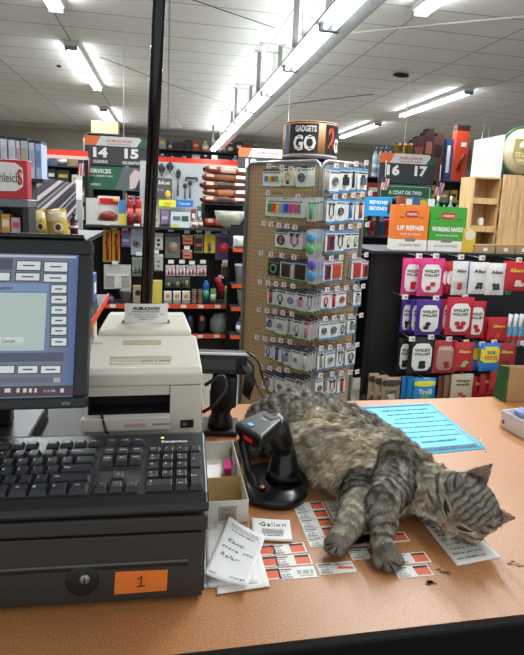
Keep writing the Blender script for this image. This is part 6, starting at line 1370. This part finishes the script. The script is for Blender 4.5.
far_unit(86, 124, 9.2, at(100, 133, 9.2).z, 'tall narrow shelving, behind sign 14', 4, 1.2, top_goods=False)
item((91, 121, 118, 133), lambda w, h: carton(w, h, .3, [(0, 1, '#c3b48a')]), 'beige_carton', 'beige carton on top of tall shelving above sign 14', 'carton', 9.25, base=at(100, 133, 9.2).z+.0006)
far_unit(344, 472, 8.2, 1.98, 'far right shelving, beyond sign 16', 4, .9, top_goods=False)
far_unit(470, 560, 9.0, 1.9, 'far corner shelving, behind the pine rack', 3, .9)
far_unit(236, 350, 6.4, 1.30, 'low middle shelving, behind the spinner', 3, .35)
RZ = 1.9808; RYY = 8.35
def rt(b, m_fn, name, lab, cat, grp=None): return item(b, m_fn, name, lab, cat, RYY, base=RZ, grp=grp)
for i in range(4): rt((373+i*5, 147, 377.5+i*5, 165), lambda w, h: bottle(w/2, h, '#d0d8e4', '#3a5aa8', '#a8bcd8'), 'bottle', 'blue capped white bottle above sign 16, %s from left' % ORD[i], 'bottle', 'four blue capped bottles above sign 16')
for i in range(3): rt((394+i*6, 144, 399.5+i*6, 165), lambda w, h: bucket(w/2, h, '#b89030').lathe([(w*.4, h*.9), (w*.4, h*1.02)], mt('#2a2418', .5), n=12), 'can', 'gold can above sign 16, %s from left' % ORD[i], 'can', 'gold cans above sign 16')
for i, (b, c, c2) in enumerate((((413, 139, 424, 166), '#4a2a26', '#8a4a40'), ((424, 132, 433, 166), '#3a2222', '#9a5a48'), ((433, 136, 443, 166), '#5c3430', '#2a1a1a'))): rt(b, lambda w, h: MB().box(-w/2, w/2, 0, .2, 0, h, mt(c, .5)).box(-w*.35, w*.35, -.004, 0, h*.55, h*.8, mt(c2, .5)).box(-w*.2, w*.5, 0, .18, h, h*1.08, mt(c, .5)), 'dark_carton', 'dark brown carton right of the gold cans, %s' % ['left one', 'tallest middle one', 'right one'][i], 'carton')
rt((446, 139, 453, 166), lambda w, h: carton(w, h, .1, [(0, 1, '#3a4a78'), (0, 0, '#fff')]).box(-w*.35, w*.1, -.003, 0, h*.2, h*.85, WHITE), 'slim_carton', 'slim navy and white carton left of the tall orange box', 'carton')
rt((455.5, 125, 468, 178), lambda w, h: MB().box(-w/2, w/2, 0, .14, 0, h*.9, mt('#d1482a', .45)).box(-w/2, w/2, 0, .14, h*.9, h, mt('#3c1c1c', .5)).box(-w*.1, w*.32, -.004, 0, h*.62, h*.7, WHITE).tube([(-w*.2, -.01, h*.2), (w*.0, -.01, h*.4), (w*.25, -.01, h*.5)], .03, mt('#7a2418', .5), 6), 'orange_tool_box', 'tall bright orange tool box with dark top, left of white board', 'tool box')
for i, px in enumerate((476, 482)): 
    a = at(px, 166, RYY); b = at(px+8, 125, RYY); tag(MB().tube([(0, 0, 0), (b.x-a.x, 0, b.z-RZ), (b.x-a.x+.06, 0, b.z-RZ)], .006, STEEL, 6).build('wire_hanger', loc=(a.x, RYY, RZ)), 'thin bent steel wire behind the white board, %s' % ['left', 'right'][i], 'wire')
# middle-right gondola (behind spinner and candy rack)
MY = 5.6; ma = at(343, 240, MY); mb_ = at(480, 240, MY); mz = at(400, 236, MY).z
g3 = root('paint_gondola', 'low black gondola of small colourful goods between spinner and candy rack', 'shelving', (ma.x, MY, 0)); mw = mb_.x-ma.x
MB().box(0, mw, .2, .22, .0005, mz-.02, MATTE).build('back_panel', g3); MB().box(0, mw, -.1, .3, mz-.02, mz, mt('#26262a', .5)).build('top_shelf', g3)
for k in range(3): MB().box(0, mw, -.05, .19, .2+.28*k, .215+.28*k, mt('#3a3a3e', .5)).build('shelf', g3)
def mtp(b, m_fn, name, lab, cat, grp=None, Y=MY): return item(b, m_fn, name, lab, cat, Y, base=mz+.0006, grp=grp)
for i, c in enumerate(('#3a9a4a', '#c83a6a', '#d87a3a', '#3a70b0', '#c8404a', '#d8b040', '#5a8a40')): mtp((362+i*5.5, 219+(i % 2)*2, 367+i*5.5, 236), lambda w, h: bucket(w/2, h, c), 'small_pot', '%s pot in the colourful row right of the spinner' % ['green', 'pink', 'orange', 'blue', 'red', 'yellow', 'olive'][i], 'pot')
w, h = dims(365, 197, 391, 216, 5.4); m = MB(); m.box(-w/2, w/2, 0, .02, 0, h, mt('#2389c8', .45)); m.text('REMOVES', 0, h*.72, h*.18, WHITE, F0, .001, w=w*.72, bold=.03); m.text('SECONDS', 0, h*.40, h*.18, WHITE, F0, .001, w=w*.72, bold=.03); m.ell((w*.38, -.01, h*.5), (w*.06, .02, h*.34), mt('#1a3a60', .4)); m.box(-.02, .02, .003, .017, -(at(378, 216, 5.4).z-mz)+.0008, 0, BM)
put(m, 'blue_sign', 'bright blue display sign with white text right of the spinner', 'sign', (378, 216), 5.4)
for i in range(5): mtp((434+i*6.4, 196+(i % 2)*4, 439.5+i*6.4, 236), lambda w, h: bottle(w/2, h, ['#2a7a48', '#3a8a58', '#7a8a90', '#2e6a5a', '#c9d0d0'][i], ['#d8d8d4', '#1c4a2c'][i % 2], '#4a9a6a'), 'bottle', '%s bottle behind the WORKING HANDS box' % ['dark green', 'green', 'slate', 'teal', 'white'][i], 'bottle')
for i in range(3): mtp((428, 199-0*i, 433.5, 236), lambda w, h: MB().box(-w/2, w/2, 0, .03, 0, h, mt('#cfd6d4', .3)), 'clear_holder', 'clear holder standing between the two display boxes', 'holder') if i == 0 else None
# ------------------------------------------------------------------ left side displays
NX0 = -2.0
nz_ = at(60, 238, 2.5).z; nxr = at(88, 245, 2.5).x
n1 = root('snack_shelf', 'dark shelf unit behind the monitor with orange edged shelves', 'shelving', (nxr, 2.25, 0))
MB().box(-1.0, 0, 0, .9, nz_-.02, nz_, mt('#232327', .5)).build('top_shelf', n1); MB().box(-1.0, -.35, 0, .9, .0005, nz_-.021, MATTE).build('back_panel', n1)
for k, zz in enumerate((.12, .38, .64, .90)):
    s_ = MB().box(-.35, .02+.0*k, 0.0, .9, zz-.01, zz, mt('#35353a', .5)).build('shelf', n1); MB().box(.02, .024, 0, .9, zz-.028, zz+.008, ORANGE).build('price_strip', s_)
    for j in range(4):
        tag(MB().box(-.05, .05, -.07, .07, 0, .13+.02*(j % 2), mt(['#b8402e', '#d8c8a0', '#3a6aa8', '#6a9a4a'][(j+k) % 4], .5)).box(.05, .052, -.04, .04, .04, .1, WHITE).build('snack_box', loc=(nxr-.08, 2.32+.21*j, zz+.0006)), '%s box on the %s shelf behind the monitor, %s along' % (['red', 'cream', 'blue', 'green'][(j+k) % 4], ['lowest', 'second', 'third', 'upper'][k], ORD[j]), 'box')
for i, b in enumerate(((34, 209, 52, 238), (48, 207, 70, 238))):
    w, h = dims(*b, 2.45-.06*i); m = pouch(w, h, .06, '#c8a93e', band=('#e0d6b0', .75, .16)); 
    yf = lambda x, z: -.03; m.decal(w*.1, h*.38, w*.22, h*.16, mt('#ded3b4', .4), lambda x, z: -.031*((1-min(1, abs(x)/(w/2))**3)*(1-min(1, abs(z/h*2-1))**4)), .002); m.decal(w*.1, h*.38, w*.13, h*.1, mt('#4a3a20', .4), lambda x, z: -.031*((1-min(1, abs(x)/(w/2))**3)*(1-min(1, abs(z/h*2-1))**4)), .003)
    p = at((b[0]+b[2])/2, 225, 2.45-.06*i); o = m.build('chips_bag', loc=(p.x, 2.45-.06*i, nz_+.0006), rot=(rad(-8), rad(-14+6*i), 0)); tag(o, 'gold foil snack bag above the monitor, %s one' % ['left', 'right front'][i], 'snack bag')
for i, px in enumerate((63, 74)): w, h = dims(px-4, 211, px+4, 232, 2.75); p = at(px, 225, 2.75); tag(bottle(w/2, h, '#3a1a1e', '#1c1416', '#7a2028').build('dark_bottle', loc=(p.x, 2.75, nz_+.0006)), 'small dark red bottle right of the gold bags, %s one' % ['left', 'right'][i], 'bottle')
# toy display: red header box and shelf
TY_ = 2.05
a = at(-25, 180, TY_); b = at(27.5, 180, TY_); zt = at(15, 159.5, TY_).z; zb = at(15, 199, TY_).z
td = root('toy_display', 'red and grey toy display stand with white logo panel, left edge', 'display stand', (a.x, TY_, nz_+.0), (0, 0, rad(0))); w = b.x-a.x; td.location.z = 0
m = MB(); m.box(0, w, 0, .06, zb, zt, mt('#b92433', .45)); hdr = m.build('header_box', td, bevel=.004)
u0 = at(-20, 185, TY_).x-a.x; u1 = at(23.5, 185, TY_).x-a.x; zz0 = at(5, 191, TY_).z; zz1 = at(5, 162, TY_).z; zm_ = (zz0+zz1)/2
m = MB(); m.decal((u0+u1)/2, zm_, (u1-u0)/2, (zz1-zz0)/2, WHITE, F0, .001, 5); m.text('Schleich', at(5.5, 180, TY_).x-a.x, zm_-.002, .036, mt('#2a2a30', .5), F0, .0025, w=24*TY_/520, bold=.0); m.text('S', at(20, 180, TY_).x-a.x, zm_, .055, mt('#c0303a', .5), F0, .0025, w=.018, bold=.03); m.build('logo_panel', hdr)
MB().box(-.002, w+.002, -.01, .12, zb-.030, zb-.001, mt('#6d7174', .4, .4)).build('header_shelf', td, bevel=.003)
z210 = at(15, 233, TY_).z
m = MB(); m.box(w-.02, w, .0, .11, .0005, zb-.031, mt('#25262a', .5)); m.box(0, .02, 0, .11, .0005, zb-.031, mt('#25262a', .5)); m.box(.02, w-.02, .10, .11, .0005, zb-.031, mt('#25262a', .5)); m.build('frame', td)
MB().box(.021, w-.021, 0, .098, z210-.02, z210, mt('#303236', .5)).build('shelf', td)
for i in range(4):
    hh = .055+.012*(i % 3); xx = a.x+w-.05-i*.035
    tag(MB().box(-.015, .015, 0, .05, 0, hh, mt(['#c8b8d0', '#d8963a', '#d0d8d8', '#5aa0b8', '#c8506a', '#c8c8a0'][i], .5)).box(-.011, .011, -.001, 0, hh*.3, hh*.7, mt(['#d05a3a', '#e8e0c8', '#5ab070', '#d8d8e8', '#e8e4dc', '#8a5ac0'][i], .5)).build('toy_box', loc=(xx, TY_+.02, z210+.0006)), '%s toy carton on the shelf under the red logo panel' % ['lilac', 'orange', 'white', 'teal', 'pink', 'cream'][i], 'toy box')
# blue-white cartons behind the toy display
CYY = 3.2; cz = at(20, 178, CYY).z
cs = root('carton_stand', 'dark shelf stand holding the blue and white cartons at far left', 'shelving', (at(-30, 178, CYY).x, CYY, 0)); cw = at(44, 178, CYY).x-cs.location.x
MB().box(0, cw, -.02, .22, cz-.02, cz, mt('#2c2d31', .5)).build('shelf', cs); MB().box(0, cw*.78, 0, .2, .0005, cz-.021, mt('#1e1f22', .6)).build('body', cs)
for i, (a_, b_, t_, c, c2) in enumerate(((-8, -1, 136, '#e8eaee', '#d4d8e2'), (0, 7, 136, '#e8eaee', '#d0d4e0'), (8, 15.5, 137, '#e8eaee', '#d0d4e0'), (16, 20, 138, '#e8e2e0', '#d0a4ac'), (20.5, 28, 138, '#c4d0d8', '#c8aa88'), (28.5, 34.5, 140, '#e0dce8', '#b0b8d8'), (35, 41.5, 141, '#b4c4e4', '#7a94cc'))):
    def f(w, h, c=c, c2=c2): return MB().box(-w/2, w/2, 0, .14, 0, h*.93, mt(c, .5)).box(-w/2, w/2, 0, .14, h*.93, h, mt('#26305c', .5)).box(-w*.5, -w*.4, -.001, 0, 0, h*.93, mt('#4a5a90', .5)).box(-w*.28, w*.35, -.002, 0, h*.3, h*.75, mt(c2, .5))
    item((a_, t_, b_, 178), f, 'upright_carton', 'tall blue and white carton at the upper left, %s' % (['at the frame edge', 'second from left', 'third from left', 'slim pinkish one', 'one with tan picture', 'pale lilac one', 'rightmost bluish one'][i]), 'carton', CYY, base=cz+.0006)
# striped board
SX_ = -.93
def onx(px, py, X): d = ray(px, py); return EYE+d*(X/d.x)
tl, tr, br, bl_ = onx(31, 174, SX_), onx(76, 188, SX_), onx(85, 229, SX_), onx(31, 229, SX_)
yn, yf_ = tl.y, tr.y; zt = (tl.z+tr.z)/2+.02; zb = br.z
sb = MB(); Ls = yf_-yn; Hs = zt-zb
cols_ = ['#1c1822', '#b9aeb2', '#1c1822', '#8a828c', '#2c2038', '#1c1822', '#c4babe', '#1c1822', '#7d8488', '#1c1822', '#c0b4ba', '#2c2038']
def clip(poly, f):   # keep f>=0
    out = []
    for i in range(len(poly)):
        a, b = poly[i], poly[(i+1) % len(poly)]; fa, fb = f(a), f(b)
        if fa >= 0: out.append(a)
        if fa*fb < 0: t = fa/(fa-fb); out.append((a[0]+(b[0]-a[0])*t, a[1]+(b[1]-a[1])*t))
    return out
k = 0; s0 = -Hs*5.6; wd = [.13, .05, .07, .06, .12, .05, .10, .07, .06, .05, .09, .11]
while s0 < Ls+.3:
    s1 = s0+wd[k % 12]*2.1; sl_ = 5.5
    q = clip([(0, 0), (Ls, 0), (Ls, Hs), (0, Hs)], lambda p: (p[0]-p[1]*sl_)-s0); q = clip(q, lambda p: s1-(p[0]-p[1]*sl_)) if len(q) > 2 else q
    if len(q) > 2: sb.add([(0.0, y, z) for y, z in q]+[(-.03, y, z) for y, z in q], [tuple(range(len(q))), tuple(range(2*len(q)-1, len(q)-1, -1))]+[(i, i+len(q), (i+1) % len(q)+len(q), (i+1) % len(q)) for i in range(len(q))], mt(cols_[k % 12], .5))
    s0 = s1; k += 1
o = sb.build('striped_board', loc=(SX_, yn, zb)); tag(o, 'long board with diagonal black, lilac and white stripes at the left', 'striped board')
st = root('side_shelving', 'long dark side shelving carrying the striped board, left aisle', 'shelving', (SX_-.02, yn, 0))
MB().box(-.6, .03, 0, Ls, zb-.025, zb-.001, mt('#2a2a2e', .5)).build('top_shelf', st); MB().box(-.6, -.02, 0, Ls, .0005, zb-.026, mt('#1c1c1f', .6)).build('body', st)
# goods behind the striped board
for i in range(4):
    tag(bottle(.045, .26+.03*(i % 2), ['#c9c9c4', '#d8d6d0', '#2a2a2c', '#8a5a3a'][i], ['#3a3a3c', '#c0c0bc'][i % 2], '#b8b4ac').build('bottle', loc=(SX_-.25, yn+.35+.42*i, zb+.0008)), '%s bottle standing behind the striped board' % ['light grey', 'white', 'black', 'brown'][i], 'bottle')
    tag(MB().lathe([(.05, 0), (.075, .3), (.02, .42)], mt(['#e4e2dc', '#d0d4d0', '#c88a4a', '#d8d4cc'][i], .5), n=14).lathe([(.03, .4), (.06, .44), (.03, .46)], mt('#b06a30', .5), n=10).build('vase', loc=(SX_-.12, yn+.28+.42*i, zb+.0008)), '%s tall vase behind the striped board' % ['cream', 'pale grey', 'amber', 'off-white'][i], 'vase')
p = at(79, 205, 5.9); tag(MB().box(-.03, .03, 0, .05, 0, at(79, 176, 5.9).z, mt('#b8bab8', .5)).box(-.034, .034, -.004, 0, at(79, 200, 5.9).z, at(79, 180, 5.9).z, WHITE).build('white_column', loc=(p.x, 5.9, 0.0005)), 'slim light grey column right of the striped board', 'column')
# filler above/behind left sign
item((90, 121, 118, 134), lambda w, h: carton(w, h, .3, [(0, 1, '#c3b48a')]), 'beige_carton', 'beige carton on top of the shelving above sign 14', 'carton', 8.9) if False else None

# more goods crowding the rear-left gondola top and the middle aisle
CL = [(146, 150, 208, '#7c6a9a', 'lilac'), (153, 158, 212, '#c0b04a', 'mustard'), (191, 196, 209, '#8a3a34', 'maroon'), (197, 202, 206, '#55707a', 'slate')]
for x_a, x_b, y_t, c_, nm in CL: item((x_a, y_t, x_b, 224), lambda w, h: carton(w, h, .05, [(0, .3, '#d8d4cc'), (.3, 1, c_)]).box(-w*.3, w*.3, -.001, 0, h*.5, h*.75, WHITE), 'slim_carton', '%s slim carton standing on the rear gondola top' % nm, 'carton', LY+.06, base=TZ+.0005)
for i, (a_, b_, t_, c_) in enumerate(((346, 350, 214, '#c9a23a'), (351, 356, 210, '#7a2a34'), (357, 362, 216, '#d8d4d0'))): item((a_, t_, b_, 236), lambda w, h: canister(w/2, h, c_, '#e0e0dc', '#3a4a5a'), 'spray_can', '%s spray can just right of the spinner, in the aisle behind' % ['gold', 'maroon', 'white'][i], 'spray can', MY+.05, base=mz+.0006)
for i, (a_, b_, t_, c_) in enumerate(((398, 404, 196, '#8a3a2c'), (405, 411, 199, '#c8c4bc'), (412, 418, 197, '#34507c'), (419, 426, 200, '#b8963a'))): item((a_, t_, b_, 236), lambda w, h: carton(w, h, .08, [(0, 1, c_)]).box(-w*.35, w*.35, -.001, 0, h*.6, h*.8, WHITE), 'slim_carton', '%s carton top peeking above the LIP REPAIR box' % ['brown', 'pale', 'navy', 'golden'][i], 'carton', MY+.05, base=mz+.0006)
